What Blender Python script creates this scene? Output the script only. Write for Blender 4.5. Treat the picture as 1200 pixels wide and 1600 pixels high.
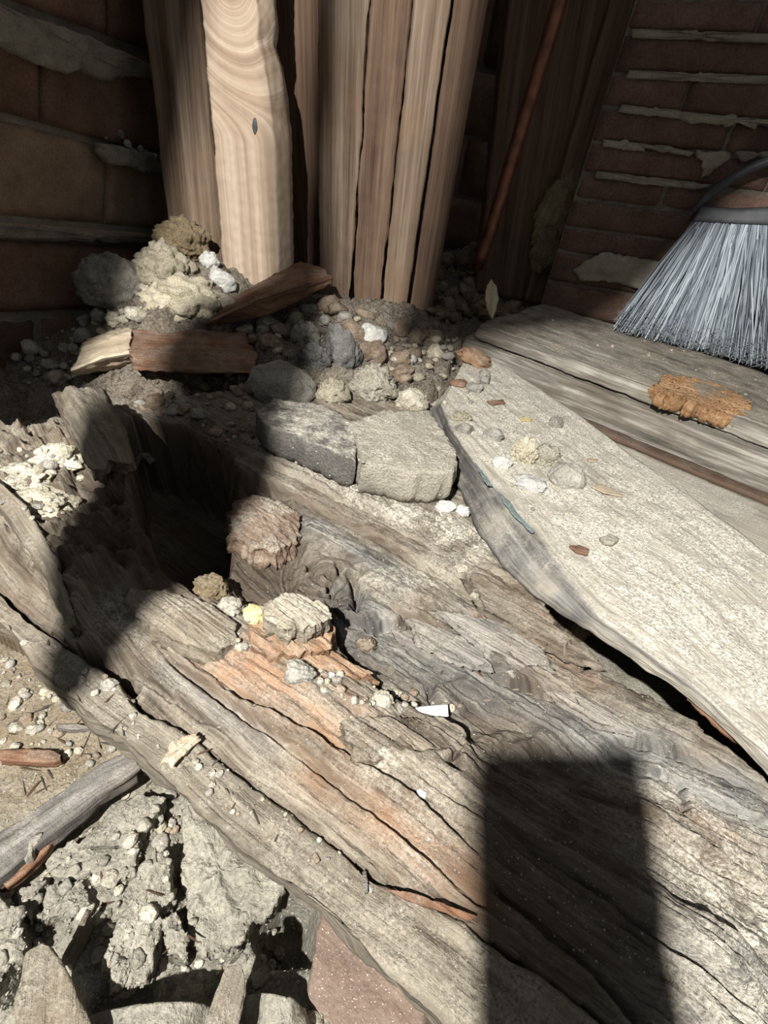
import bpy, bmesh, math, random
import numpy as np
from mathutils import Vector, Matrix

for o in list(bpy.data.objects):
    bpy.data.objects.remove(o)
random.seed(7)
RNG = np.random.default_rng(7)
SC = bpy.context.scene
COL = SC.collection

# ------------------------------------------------------------------ camera
FPX = 820.0                       # focal length in pixels of the 1200x1600 frame
CAMH = 0.27                       # lens height above the beam
_n = np.array([400 - 600, 1900 - 800, FPX]); _n = _n / np.linalg.norm(_n)
_Z = -_n
_fw = np.array([0, 0, 1.0]); _Y = _fw - _fw.dot(_Z) * _Z; _Y /= np.linalg.norm(_Y)
_X = np.cross(_Y, _Z)
RW = np.array([_X, _Y, _Z])       # camera (right, down, forward) -> world
CAMP = np.array([0, 0, CAMH])
cd = bpy.data.cameras.new('camera'); cam = bpy.data.objects.new('camera', cd); COL.objects.link(cam)
cd.sensor_fit = 'VERTICAL'; cd.sensor_height = 36.0; cd.lens = FPX / 1600 * 36.0
cd.clip_start = 0.005; cd.clip_end = 50
r_, d_, f_ = RW[:, 0], RW[:, 1], RW[:, 2]
cam.matrix_world = Matrix(((r_[0], -d_[0], -f_[0], CAMP[0]), (r_[1], -d_[1], -f_[1], CAMP[1]),
                           (r_[2], -d_[2], -f_[2], CAMP[2]), (0, 0, 0, 1)))
SC.camera = cam

# ------------------------------------------------------------------ world, lamp, exposure
w = bpy.data.worlds.new('world'); SC.world = w; w.use_nodes = True
w.node_tree.nodes['Background'].inputs[0].default_value = (0.92, 0.96, 1.0, 1)
w.node_tree.nodes['Background'].inputs[1].default_value = 0.18
LAMP = np.array([-0.20, -0.35, 0.72])
ld = bpy.data.lights.new('work_light', 'SPOT'); lo = bpy.data.objects.new('work_light', ld); COL.objects.link(lo)
ld.energy = 92; ld.shadow_soft_size = 0.007; ld.color = (1.0, 0.98, 0.93)
ld.spot_size = math.radians(98); ld.spot_blend = 0.9
lo.location = LAMP
lo.rotation_euler = (Vector((0.04, 0.58, 0.06)) - Vector(LAMP)).to_track_quat('-Z', 'Y').to_euler()
SC.view_settings.view_transform = 'Standard'; SC.view_settings.look = 'None'
SC.view_settings.gamma = 1; SC.view_settings.use_curve_mapping = False
SC.view_settings.exposure = 0.34

# ------------------------------------------------------------------ pixel -> place helpers
def ray(u, v):
    return RW @ np.array([u - 600.0, v - 800.0, FPX])
def at(u, v, z=0.0):
    d = ray(u, v); return CAMP + d * ((z - CAMH) / d[2])
def onp(u, v, p, n):
    d = ray(u, v); return CAMP + d * (np.dot(np.asarray(p) - CAMP, n) / np.dot(d, n))
def dep(u, v, k):
    return CAMP + ray(u, v) * (k / FPX)
def pts(l, z=0.0):
    return np.array([at(a[0], a[1], a[2] if len(a) > 2 else z) for a in l])
def depth_of(p):
    return float((np.asarray(p) - CAMP) @ RW[:, 2])

# ------------------------------------------------------------------ numpy noise
_perm = np.random.default_rng(3).permutation(256); _perm = np.concatenate([_perm, _perm, _perm])
_g3 = np.random.default_rng(4).normal(size=(256, 3)); _g3 /= np.linalg.norm(_g3, axis=1)[:, None]
def perlin(p):
    p = np.asarray(p, dtype=np.float64)
    i = np.floor(p).astype(np.int64); f = p - i; i &= 255
    u = f * f * f * (f * (f * 6 - 15) + 10)
    out = 0
    for dx in (0, 1):
        wx = u[:, 0] if dx else 1 - u[:, 0]
        a = _perm[i[:, 0] + dx]
        for dy in (0, 1):
            wy = u[:, 1] if dy else 1 - u[:, 1]
            b = _perm[a + i[:, 1] + dy]
            for dz in (0, 1):
                wz = u[:, 2] if dz else 1 - u[:, 2]
                g = _g3[_perm[b + i[:, 2] + dz]]
                out = out + wx * wy * wz * (g[:, 0] * (f[:, 0] - dx) + g[:, 1] * (f[:, 1] - dy) + g[:, 2] * (f[:, 2] - dz))
    return out * 1.5
def fbm(p, oct=4, gain=0.5, ridged=False):
    p = np.asarray(p, dtype=np.float64); a = 1.0; s = 0; q = p.copy()
    for k in range(oct):
        n = perlin(q)
        if ridged: n = 0.5 - np.abs(n) * 1.6
        s = s + a * n; a *= gain; q = q * 2.03 + 17.3
    return s
def sstep(x, a, b):
    t = np.clip((x - a) / (b - a), 0, 1); return t * t * (3 - 2 * t)

def poly_dist(P, Q, closed=False):
    """P: Nx2, Q: polyline -> distance, side sign (+ left), fraction along"""
    n = len(Q); segs = n if closed else n - 1
    best = np.full(len(P), 1e9); side = np.zeros(len(P)); fr = np.zeros(len(P))
    for k in range(segs):
        a = Q[k]; b = Q[(k + 1) % n]; ab = b - a; L2 = ab @ ab + 1e-12
        t = np.clip(((P - a) @ ab) / L2, 0, 1)
        d = P - (a + t[:, None] * ab)
        dd = np.hypot(d[:, 0], d[:, 1])
        m = dd < best
        best[m] = dd[m]
        side[m] = np.sign(ab[0] * (P[m, 1] - a[1]) - ab[1] * (P[m, 0] - a[0]))
        fr[m] = (k + t[m]) / segs
    return best, side, fr
def inside(P, Q):
    c = np.zeros(len(P), bool); n = len(Q)
    for k in range(n):
        a = Q[k]; b = Q[(k + 1) % n]
        cond = ((a[1] > P[:, 1]) != (b[1] > P[:, 1]))
        xi = (b[0] - a[0]) * (P[:, 1] - a[1]) / (b[1] - a[1] + 1e-15) + a[0]
        c ^= cond & (P[:, 0] < xi)
    return c
def sdf(P, Q):
    d, _, _ = poly_dist(P, Q, True); return np.where(inside(P, Q), -d, d)

# ------------------------------------------------------------------ mesh helpers
def mesh_obj(name, V, F, mat, parent=None, smooth=True, attrs=None, link=True):
    me = bpy.data.meshes.new(name)
    V = np.asarray(V, dtype=np.float32)
    if isinstance(F, np.ndarray):
        nf, k = F.shape
        me.vertices.add(len(V)); me.vertices.foreach_set('co', V.ravel())
        me.loops.add(nf * k); me.loops.foreach_set('vertex_index', F.astype(np.int32).ravel())
        me.polygons.add(nf); me.polygons.foreach_set('loop_start', np.arange(0, nf * k, k, dtype=np.int32))
        me.update(calc_edges=True)
    else:
        me.from_pydata(V.tolist(), [], F)
    me.validate()
    if smooth: me.polygons.foreach_set('use_smooth', np.ones(len(me.polygons), bool))
    if attrs:
        for k, a in attrs.items():
            a = np.asarray(a, dtype=np.float32)
            if a.ndim == 2:
                at_ = me.attributes.new(k, 'FLOAT_VECTOR', 'POINT'); at_.data.foreach_set('vector', a.ravel())
            else:
                at_ = me.attributes.new(k, 'FLOAT', 'POINT'); at_.data.foreach_set('value', a)
    me.materials.append(mat)
    o = bpy.data.objects.new(name, me)
    if link: COL.objects.link(o)
    if parent is not None: o.parent = parent
    return o
def tag(o, label, cat, group=None, kind=None):
    o['label'] = label; o['category'] = cat
    if group: o['group'] = group
    if kind: o['kind'] = kind
    return o
def struct(o, label=None):
    o['kind'] = 'structure'
    if label: o['label'] = label
    return o
def empty(name, loc=(0, 0, 0)):
    o = bpy.data.objects.new(name, None); COL.objects.link(o); o.location = loc; o.empty_display_size = 0.02
    bpy.context.view_layer.update()
    return o
def adopt(child, par):
    child.parent = par; child.matrix_parent_inverse = Matrix.Translation(-Vector(par.location)); return child

def resample(rail, n):
    rail = np.asarray(rail, float)
    d = np.r_[0, np.cumsum(np.linalg.norm(np.diff(rail, axis=0), axis=1))]
    x = np.linspace(0, d[-1], n)
    return np.stack([np.interp(x, d, rail[:, k]) for k in range(3)], 1)

def loft(name, rails, na, nb, mat, amp=0.001, iso=0.0008, seed=0.0, fa=8.0, fb=120.0, rag=0.0, parent=None,
         rnd=0.0, grainf=None, attrf=None, big=0.0):
    """closed skin over lengthwise rails; grain runs along the rails"""
    R = [resample(r, na) for r in rails]; m = len(R)
    if isinstance(nb, int): nb = [nb] * m
    cols = []
    for i in range(m):
        A, B = R[i], R[(i + 1) % m]
        for k in range(nb[i]):
            t = k / nb[i]; cols.append(A * (1 - t) + B * t)
    G = np.stack(cols, 1)                      # na x NB x 3
    NB = G.shape[1]
    if rnd > 0:                                # soften the arrises
        for _ in range(3):
            S = (np.roll(G, 1, 1) + np.roll(G, -1, 1)) / 2
            G = G * (1 - rnd) + S * rnd
    cen = G.mean(1, keepdims=True)
    da = np.gradient(G, axis=0); db = np.roll(G, -1, 1) - np.roll(G, 1, 1)
    N = np.cross(da, db); N /= np.linalg.norm(N, axis=2, keepdims=True) + 1e-12
    if ((G - cen) * N).sum(2).mean() < 0: N = -N; flip = True
    else: flip = False
    al = np.r_[0, np.cumsum(np.linalg.norm(np.diff(cen[:, 0], axis=0), axis=1))]
    per = np.linalg.norm(np.roll(G, -1, 1) - G, axis=2); ac = np.cumsum(per, axis=1) - per
    ALo = np.repeat(al[:, None], NB, 1)
    # across coordinate measured without the seam jump
    gr = np.stack([ALo, ac, np.full_like(ac, seed * 0.37)], 2).reshape(-1, 3)
    X = G.reshape(-1, 3); Nf = N.reshape(-1, 3)
    loc = X + seed * 3.1
    # ring-safe cross coordinates for the relief
    q = np.stack([gr[:, 0] * fa, loc[:, 0] * fb * .6 + seed, loc[:, 2] * fb * .6], 1)
    axis = cen[-1, 0] - cen[0, 0]; axis /= np.linalg.norm(axis) + 1e-12
    tr = X - cen[0] - np.outer((X - cen[0]) @ axis, axis)
    q = np.c_[gr[:, 0] * fa + seed * 7.7, tr @ np.array([1, .31, .17]) * fb, tr @ np.array([.21, .4, 1]) * fb + seed]
    d = amp * fbm(q, 3, 0.6, True) + iso * fbm(loc * 90, 3)
    if big: d = d + big * fbm(loc * 18 + 5, 2)
    X = X + Nf * d[:, None]
    if rag:
        e = np.zeros((na, NB)); k = max(2, na // 12)
        rr = fbm(np.c_[q[:, 1] * .5, q[:, 2] * .5, np.full(len(q), seed)], 3).reshape(na, NB)
        for j in range(k):
            e[j] = -(1 - j / k) * rr[0] ; e[na - 1 - j] = (1 - j / k) * rr[-1]
        X = X + (e.reshape(-1, 1) * rag) * axis
    V = [X]; F = []
    ii = np.arange((na - 1))[:, None] * NB; jj = np.arange(NB)[None]
    a = ii + jj; b = ii + (jj + 1) % NB; c = b + NB; dd = a + NB
    F = np.stack([a, b, c, dd], 2).reshape(-1, 4)
    if flip: F = F[:, ::-1]
    gs = [gr]
    extra = []; base = len(X)
    for end in (0, na - 1):
        ring = np.arange(NB) + end * NB
        prev = ring; c0 = X[ring].mean(0)
        for s in (0.75, 0.5, 0.25):
            nv = c0 + (X[ring] - c0) * s
            nv = nv + axis * ((fbm(nv * 160 + seed, 2) * (0.0025 + rag * .6))[:, None])
            V.append(nv); gs.append(gr[ring] * [1, 1, 1] + [0, 0, s * .03]); cur = base + np.arange(NB); base += NB
            q4 = np.stack([prev, np.roll(prev, -1), np.roll(cur, -1), cur], 1)
            extra.append(q4 if (end == 0) == flip else q4[:, ::-1]); prev = cur
        V.append(c0[None]); gs.append(gr[ring][:1]); ci = base; base += 1
        q4 = np.stack([prev, np.roll(prev, -1), np.full(NB, ci), np.full(NB, ci)], 1)
        extra.append(q4 if (end == 0) == flip else q4[:, ::-1])
    V = np.concatenate(V); gs = np.concatenate(gs)
    quads = np.concatenate([F] + [e for e in extra if not (e[:, 2] == e[:, 3]).all()])
    tris = np.concatenate([e[:, [0, 1, 2]] if e[0, 2] == e[0, 3] else e[:, [0, 2, 3]] for e in extra if (e[:, 2] == e[:, 3]).any() or (e[:, 0] == e[:, 1]).any()]) if extra else np.zeros((0, 3), int)
    # reversed fans keep the doubled index first
    fl = [tuple(x) for x in quads.tolist() if len(set(x)) == 4]
    for e in extra:
        for x in e.tolist():
            s = list(dict.fromkeys(x))
            if len(s) == 3: fl.append(tuple(s))
    at_ = {'grain': gs if grainf is None else grainf(V, gs)}
    if attrf is not None: at_.update(attrf(V))
    return mesh_obj(name, V, fl, mat, parent, attrs=at_)

def hexa(name, c, mat, na=40, nb=10, **kw):
    """c: 4 long edges as (start, end) pairs in ring order"""
    return loft(name, [np.array(e) for e in c], na, nb, mat, **kw)

def slab(name, outline, thick, mat, up=(0, 0, 1), seed=0.0, rings=8, M=72, edge=0.0015, rough=0.0012, dome=0.0, freq=140,
         parent=None, grain_dir=None, fb=None, link=True, flare=0.93):
    """an irregular flat piece: outline (world points) + thickness below it"""
    up = np.asarray(up, float); up /= np.linalg.norm(up)
    O = resample(np.vstack([outline, outline[:1]]), M + 1)[:-1]
    c = O.mean(0); rad = O - c
    nz = fbm(np.c_[O * freq * .6, ][:, :3] + seed, 3)
    O = O + rad / (np.linalg.norm(rad, axis=1)[:, None] + 1e-9) * (nz * edge * 2)[:, None]
    V = []; rs = [1 - (k / rings) for k in range(rings)]
    def ring(s, off): return c + (O - c) * s + up * off
    lay = []
    lay.append(ring(flare, -thick)); lay.append(ring(max(.99, (flare + 1) / 2 + .01), -thick * .72)); lay.append(ring(1.0, -thick * .35)); lay.append(ring(0.985, -thick * .06))
    for s in rs[1:]: lay.append(ring(s * 1.04, dome * (1 - s * s)))
    V = np.concatenate(lay); nl = len(lay)
    d = fbm(V * freq + seed * 5, 4)
    if fb is not None and grain_dir is not None:
        g = np.asarray(grain_dir, float); g /= np.linalg.norm(g); cr = np.cross(up, g)
        d = d * .4 + .8 * fbm(np.c_[V @ g * 10, V @ cr * fb, V @ up * fb + seed], 3, .6, True)
    lev = np.repeat(np.arange(nl), M)
    V = V + up * (d * rough)[:, None]
    sd = V - c; V = V + np.where((lev < 4)[:, None], sd / (np.linalg.norm(sd, axis=1)[:, None] + 1e-9) * (fbm(V * freq * 1.3 + 9, 3) * rough * 1.2)[:, None], 0)
    F = []
    for k in range(nl - 1):
        for j in range(M):
            F.append((k * M + j, k * M + (j + 1) % M, (k + 1) * M + (j + 1) % M, (k + 1) * M + j))
    ct = len(V); V = np.vstack([V, c + up * (dome + rough * .3), c - up * thick])
    for j in range(M):
        F.append(((nl - 1) * M + j, (nl - 1) * M + (j + 1) % M, ct)); F.append(((j + 1) % M, j, ct + 1))
    # orientation
    if np.dot(np.cross(O[1] - O[0], O[M // 3] - O[0]), up) < 0: F = [tuple(reversed(x)) for x in F]
    if grain_dir is not None:
        g = np.asarray(grain_dir, float); g /= np.linalg.norm(g); cr = np.cross(up, g)
        gr = np.c_[V @ g, V @ cr, V @ up + seed * .3]
    else: gr = V.copy()
    o = mesh_obj(name, V, F, mat, parent, attrs={'grain': gr}, link=link)
    return o

# ------------------------------------------------------------------ materials
def new_mat(name):
    m = bpy.data.materials.new(name); m.use_nodes = True
    nt = m.node_tree; nt.nodes.clear()
    out = nt.nodes.new('ShaderNodeOutputMaterial'); b = nt.nodes.new('ShaderNodeBsdfPrincipled')
    nt.links.new(b.outputs[0], out.inputs[0]); b.inputs['Roughness'].default_value = 0.92
    b.inputs['Specular IOR Level'].default_value = 0.25
    return m, nt, b
class NB_:
    def __init__(s, nt): s.nt = nt
    def n(s, t, **kw):
        x = s.nt.nodes.new(t)
        for k, v in kw.items(): setattr(x, k, v)
        return x
    def l(s, a, b): s.nt.links.new(a, b)
    def noise(s, vec, scale, detail=4, rough=0.6, dist=0.0):
        x = s.n('ShaderNodeTexNoise'); x.inputs['Scale'].default_value = scale; x.inputs['Detail'].default_value = detail
        x.inputs['Roughness'].default_value = rough; x.inputs['Distortion'].default_value = dist
        s.l(vec, x.inputs['Vector']); return x.outputs['Fac']
    def mapping(s, vec, scale, loc=(0, 0, 0)):
        x = s.n('ShaderNodeMapping'); x.inputs['Scale'].default_value = scale; x.inputs['Location'].default_value = loc
        s.l(vec, x.inputs['Vector']); return x.outputs[0]
    def ramp(s, fac, stops):
        x = s.n('ShaderNodeValToRGB'); e = x.color_ramp.elements
        while len(e) < len(stops): e.new(0.5)
        for k, (p, c) in enumerate(stops):
            e[k].position = p; e[k].color = (*c, 1) if len(c) == 3 else c
        s.l(fac, x.inputs[0]); return x.outputs[0]
    def rng(s, fac, a, b, c=0.0, d=1.0):
        x = s.n('ShaderNodeMapRange'); x.clamp = True
        for k, v in zip((1, 2, 3, 4), (a, b, c, d)): x.inputs[k].default_value = v
        s.l(fac, x.inputs[0]); return x.outputs[0]
    def math(s, op, a, b=None):
        x = s.n('ShaderNodeMath', operation=op)
        for k, v in enumerate((a, b)):
            if v is None: continue
            if isinstance(v, (int, float)): x.inputs[k].default_value = v
            else: s.l(v, x.inputs[k])
        return x.outputs[0]
    def mix(s, fac, a, b, mode='MIX'):
        x = s.n('ShaderNodeMix', data_type='RGBA', blend_type=mode)
        for i, v in ((0, fac), (6, a), (7, b)):
            if isinstance(v, (int, float)): x.inputs[i].default_value = v
            elif isinstance(v, tuple): x.inputs[i].default_value = (*v, 1) if len(v) == 3 else v
            else: s.l(v, x.inputs[i])
        return x.outputs[2]
    def attr(s, name, vec=False):
        x = s.n('ShaderNodeAttribute', attribute_name=name); return x.outputs['Vector' if vec else 'Fac']
    def bump(s, h, strength, dist, prev=None):
        x = s.n('ShaderNodeBump'); x.inputs['Strength'].default_value = strength; x.inputs['Distance'].default_value = dist
        s.l(h, x.inputs['Height'])
        if prev is not None: s.l(prev, x.inputs['Normal'])
        return x.outputs[0]

ORANGE = (0.31, 0.18, 0.105)
DUST = (0.50, 0.462, 0.385)
def wood(name, dark, mid, light, dust=0.5, dustc=DUST, ga=7, gb=130, bump=1.0, stain=(0.20, 0.13, 0.08), stain_amt=0.4, spec=False):
    m, nt, b = new_mat(name); N = NB_(nt)
    g = N.attr('grain', True)
    oc = N.n('ShaderNodeTexCoord').outputs['Object']
    n1 = N.noise(N.mapping(g, (ga, gb, gb)), 1.0, 5, 0.6, 0.4)
    n2 = N.noise(N.mapping(g, (ga * 3, gb * 5, gb * 5)), 1.0, 4, 0.65, 0.2)
    fac = N.math('ADD', N.math('MULTIPLY', n1, 0.62), N.math('MULTIPLY', n2, 0.38))
    col = N.ramp(fac, [(0.34, dark), (0.49, mid), (0.64, light)])
    pt = N.rng(N.noise(oc, 11, 5, 0.6), 0.45, 0.65)
    col = N.mix(N.math('MULTIPLY', pt, stain_amt), col, N.mix(0.75, col, stain))
    orr = N.mix(N.rng(fac, .35, .6), tuple(x * .55 for x in ORANGE), tuple(min(1, x * 1.08) for x in ORANGE))
    oa = N.math('MULTIPLY', N.attr('orange'), N.rng(N.noise(N.mapping(g, (ga * 2, gb * .4, gb * .4)), 1.0, 4), 0.32, 0.55))
    col = N.mix(oa, col, orr)
    gw = N.ramp(fac, [(0.36, (.028, .029, .031)), (.49, (.115, .117, .117)), (.63, (.30, .30, .288))])
    col = N.mix(N.math('MULTIPLY', N.attr('grey'), N.rng(N.noise(oc, 30, 4), .25, .5)), col, gw)
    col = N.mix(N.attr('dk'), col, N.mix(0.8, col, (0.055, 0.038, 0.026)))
    # dust lying on what faces up
    geo = N.n('ShaderNodeNewGeometry'); sx = N.n('ShaderNodeSeparateXYZ'); N.l(geo.outputs['Normal'], sx.inputs[0])
    upf = N.rng(sx.outputs[2], 0.35, 0.95)
    dn = N.rng(N.noise(oc, 38, 8, 0.68), 0.40, 0.62)
    grit = N.noise(oc, 520, 3, 0.7)
    dl = N.math('MULTIPLY', N.math('MULTIPLY', upf, dn), dust)
    dl = N.math('ADD', dl, N.math('MULTIPLY', N.attr('dust'), N.rng(N.math('ADD', dn, grit), .35, .95)))
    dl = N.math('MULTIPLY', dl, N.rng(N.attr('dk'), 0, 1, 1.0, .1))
    dl = N.math('MINIMUM', dl, 0.93)
    dcol = N.ramp(grit, [(0.33, tuple(x * .36 for x in dustc)), (0.5, dustc), (0.66, tuple(min(1, x * 1.55) for x in dustc))])
    col = N.mix(dl, col, dcol)
    N.l(col, b.inputs['Base Color'])
    bp = N.bump(fac, 1.0 * bump, 0.0030)
    bp = N.bump(N.math('ADD', N.math('MULTIPLY', grit, N.math('ADD', N.math('MULTIPLY', dl, .9), .25)), N.math('MULTIPLY', N.noise(oc, 1400, 2), .3)), 0.9 * bump, 0.0018, bp)
    N.l(bp, b.inputs['Normal'])
    return m
def stone(name, stops, scale=30, fine=420, bump=1.0, vary=0.25, bdist=0.0016, speck=None, dust=0.22, dustc=DUST):
    m, nt, b = new_mat(name); N = NB_(nt)
    oc = N.n('ShaderNodeTexCoord').outputs['Object']
    oi = N.n('ShaderNodeObjectInfo')
    # local coordinates made size-independent through the world position
    geo = N.n('ShaderNodeNewGeometry'); pos = geo.outputs['Position']
    n1 = N.noise(pos, scale, 6, 0.65); n2 = N.noise(pos, fine, 4, 0.7)
    fac = N.math('ADD', N.math('MULTIPLY', n1, 0.55), N.math('MULTIPLY', n2, 0.45))
    col = N.ramp(fac, stops)
    hv = N.n('ShaderNodeHueSaturation'); N.l(col, hv.inputs['Color'])
    N.l(N.rng(oi.outputs['Random'], 0, 1, 1 - vary, 1 + vary), hv.inputs['Value'])
    col = hv.outputs[0]
    col = N.mix(N.attr('tan'), col, N.ramp(fac, [(.3, (.11, .08, .05)), (.5, (.24, .185, .12)), (.7, (.34, .28, .19))]))
    if dust:
        sx = N.n('ShaderNodeSeparateXYZ'); N.l(geo.outputs['Normal'], sx.inputs[0])
        dl = N.math('MULTIPLY', N.math('MULTIPLY', N.rng(sx.outputs[2], .45, .95), N.rng(N.noise(pos, 60, 6, .65), .38, .6)), dust)
        col = N.mix(dl, col, N.ramp(n2, [(.33, tuple(x * .45 for x in dustc)), (.66, tuple(min(1, x * 1.35) for x in dustc))]))
    if speck:
        col = N.mix(N.rng(N.noise(pos, 900, 2, .5), .66, .72), col, speck)
    N.l(col, b.inputs['Base Color'])
    bp = N.bump(n1, 0.6 * bump, bdist * 2.5); bp = N.bump(n2, 0.9 * bump, bdist, bp)
    N.l(bp, b.inputs['Normal'])
    return m
def plain(name, c, rough=0.5, metal=0.0, c2=None, scale=200):
    m, nt, b = new_mat(name); N = NB_(nt)
    geo = N.n('ShaderNodeNewGeometry')
    col = N.mix(N.rng(N.noise(geo.outputs['Position'], scale, 4), .35, .65), c, c2 or tuple(x * .8 for x in c))
    N.l(col, b.inputs['Base Color']); b.inputs['Roughness'].default_value = rough; b.inputs['Metallic'].default_value = metal
    return m

M_BEAM = wood('beam_rotten_wood', (0.03, 0.023, 0.017), (0.135, 0.11, 0.082), (0.31, 0.272, 0.215), dust=0.34, ga=9, gb=150, bump=1.25, stain=(0.16, 0.10, 0.06), stain_amt=.6)
M_PLANK = wood('plank_weathered_wood', (0.17, 0.157, 0.135), (0.38, 0.345, 0.285), (0.52, 0.475, 0.395), dust=0.8, dustc=(0.50, 0.468, 0.40), ga=5, gb=90, bump=.7, stain=(.30, .27, .22), stain_amt=.4)
M_LATH = wood('lath_dusty_wood', (0.06, 0.05, 0.038), (0.16, 0.138, 0.106), (0.27, 0.238, 0.186), dust=0.7, dustc=(.28, .253, .203), ga=6, gb=110)
M_LEDGE = wood('ledge_wood', (0.06, 0.055, 0.047), (0.20, 0.18, 0.15), (0.48, 0.455, 0.40), dust=0.95, dustc=(.36, .315, .25), ga=6, gb=70, bump=.9, stain=(.10, .075, .05), stain_amt=.7)
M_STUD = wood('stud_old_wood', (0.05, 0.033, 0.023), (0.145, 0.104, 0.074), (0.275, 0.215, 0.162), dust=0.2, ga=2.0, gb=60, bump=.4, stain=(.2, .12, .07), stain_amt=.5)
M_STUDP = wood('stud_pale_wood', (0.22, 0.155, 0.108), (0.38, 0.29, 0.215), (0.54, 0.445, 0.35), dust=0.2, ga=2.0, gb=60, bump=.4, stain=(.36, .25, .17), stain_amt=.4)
M_STUDR = wood('stud_reddish_wood', (0.045, 0.027, 0.019), (0.105, 0.066, 0.046), (0.19, 0.127, 0.09), dust=0.15, ga=2.5, gb=90, bump=.4)
M_POST = wood('post_dark_wood', (0.06, 0.038, 0.026), (0.13, 0.08, 0.055), (0.21, 0.14, 0.10), dust=0.15, ga=2.5, gb=70, bump=.5)
M_BROWN = wood('broken_brown_wood', (0.065, 0.03, 0.018), (0.17, 0.085, 0.05), (0.27, 0.15, 0.09), dust=0.25, ga=9, gb=110, bump=1.1)
M_ROT = wood('orange_rot_wood', (0.22, 0.10, 0.04), (0.45, 0.25, 0.12), (0.62, 0.40, 0.22), dust=0.1, ga=30, gb=180, bump=1.6)
M_GREYW = wood('grey_splinter_wood', (0.04, 0.036, 0.032), (0.13, 0.12, 0.11), (0.25, 0.235, 0.215), dust=0.25, ga=6, gb=110, bump=1.2)
M_PALEW = wood('pale_torn_wood', (0.34, 0.26, 0.17), (0.56, 0.46, 0.33), (0.72, 0.63, 0.48), dust=0.2, ga=9, gb=150, bump=1.2)
M_RUST = wood('rusty_wood', (0.10, 0.055, 0.032), (0.26, 0.155, 0.09), (0.42, 0.29, 0.19), dust=0.35, ga=12, gb=150, bump=1.3)
M_PALEK = wood('pale_knot_wood', (0.10, 0.085, 0.065), (0.27, 0.235, 0.18), (0.44, 0.395, 0.315), dust=0.5, ga=9, gb=150, bump=1.2)
M_KNOT = wood('knot_wood', (0.07, 0.045, 0.032), (0.17, 0.115, 0.08), (0.29, 0.215, 0.16), dust=0.6, ga=20, gb=120, bump=1.4)
M_GREYB = wood('grey_layer_wood', (0.085, 0.08, 0.075), (0.20, 0.185, 0.165), (0.33, 0.305, 0.27), dust=0.35, ga=7, gb=130, bump=1.2)
M_MORT = stone('pale_mortar', [(0.32, (.20, .18, .14)), (0.48, (.46, .42, .335)), (0.66, (.70, .66, .55))], 60, 480, 1.2)
M_MORTY = stone('sandy_yellow_mortar', [(0.32, (.20, .17, .115)), (0.48, (.45, .40, .295)), (0.66, (.68, .62, .48))], 60, 480, 1.3)
M_WHITE = stone('white_plaster', [(0.32, (.30, .29, .265)), (0.48, (.56, .55, .51)), (0.66, (.76, .75, .71))], 60, 520, 1.2, .12)
M_GREYS = stone('grey_stone', [(0.32, (.10, .095, .085)), (0.48, (.24, .225, .195)), (0.66, (.42, .40, .35))], 45, 480, 1.0, .2, speck=(.72, .70, .64))
M_DARKS = stone('dark_charred_stone', [(0.32, (.045, .043, .042)), (0.48, (.12, .115, .11)), (0.68, (.25, .24, .22))], 45, 480, 1.2, .2)
M_BROWNS = stone('brown_crumb', [(0.32, (.09, .06, .04)), (0.48, (.21, .155, .11)), (0.68, (.36, .29, .22))], 60, 420, 1.2, .3)
M_DIRT = stone('brown_dirt', [(0.32, (.075, .058, .043)), (0.48, (.20, .16, .122)), (0.66, (.38, .325, .26))], 40, 320, 1.5, 0, .0025, speck=(.5, .46, .38), dust=.55, dustc=(.40, .36, .29))
M_FLOOR = stone('grey_mortar_ground', [(0.30, (.07, .065, .052)), (0.48, (.20, .185, .15)), (0.68, (.34, .32, .265))], 28, 380, 1.3, 0, .002)
M_SLAB = stone('grey_mortar_slab', [(0.30, (.10, .093, .076)), (0.48, (.245, .228, .185)), (0.68, (.40, .375, .31))], 35, 420, 1.2, .12, .0018)
M_BRICKD = stone('dark_red_brick', [(0.30, (.065, .038, .027)), (0.48, (.155, .09, .063)), (0.68, (.26, .165, .118))], 22, 380, 1.0, .22)
M_BRICKB = stone('tan_brown_brick', [(0.30, (.14, .09, .055)), (0.48, (.30, .205, .135)), (0.68, (.44, .32, .215))], 22, 380, 1.0, .12)
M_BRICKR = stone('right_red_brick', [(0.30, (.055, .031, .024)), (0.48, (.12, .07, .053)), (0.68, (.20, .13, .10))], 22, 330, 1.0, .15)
M_JOINT = stone('joint_mortar', [(0.30, (.14, .12, .095)), (0.48, (.27, .24, .19)), (0.68, (.40, .365, .295))], 35, 420, 1.2, .1)
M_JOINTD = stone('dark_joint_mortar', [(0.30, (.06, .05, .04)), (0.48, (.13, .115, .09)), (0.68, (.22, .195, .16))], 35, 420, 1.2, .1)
M_BAT = stone('sooty_brick', [(0.30, (.16, .145, .12)), (0.48, (.40, .365, .295)), (0.68, (.58, .535, .44))], 22, 430, 1.7, 0, .0022, dust=.85, dustc=(.58, .54, .45))
M_BATD = stone('sooty_brick_dark', [(0.30, (.05, .045, .04)), (0.48, (.135, .125, .115)), (0.68, (.29, .265, .23))], 22, 430, 1.5, 0, .002, dust=.95, dustc=(.55, .51, .43))
M_CLAY = stone('clay_block', [(0.30, (.10, .066, .05)), (0.48, (.19, .135, .105)), (0.68, (.28, .215, .172))], 25, 420, .8, 0, .0012, speck=(.72, .66, .58))
M_FLUFF = stone('tan_insulation', [(0.30, (.14, .10, .055)), (0.48, (.33, .25, .145)), (0.68, (.52, .42, .26))], 70, 520, 1.6, .15, .003)
M_COPPER = plain('dull_copper', (.30, .13, .075), .45, .6, (.16, .07, .045), 60)
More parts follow.
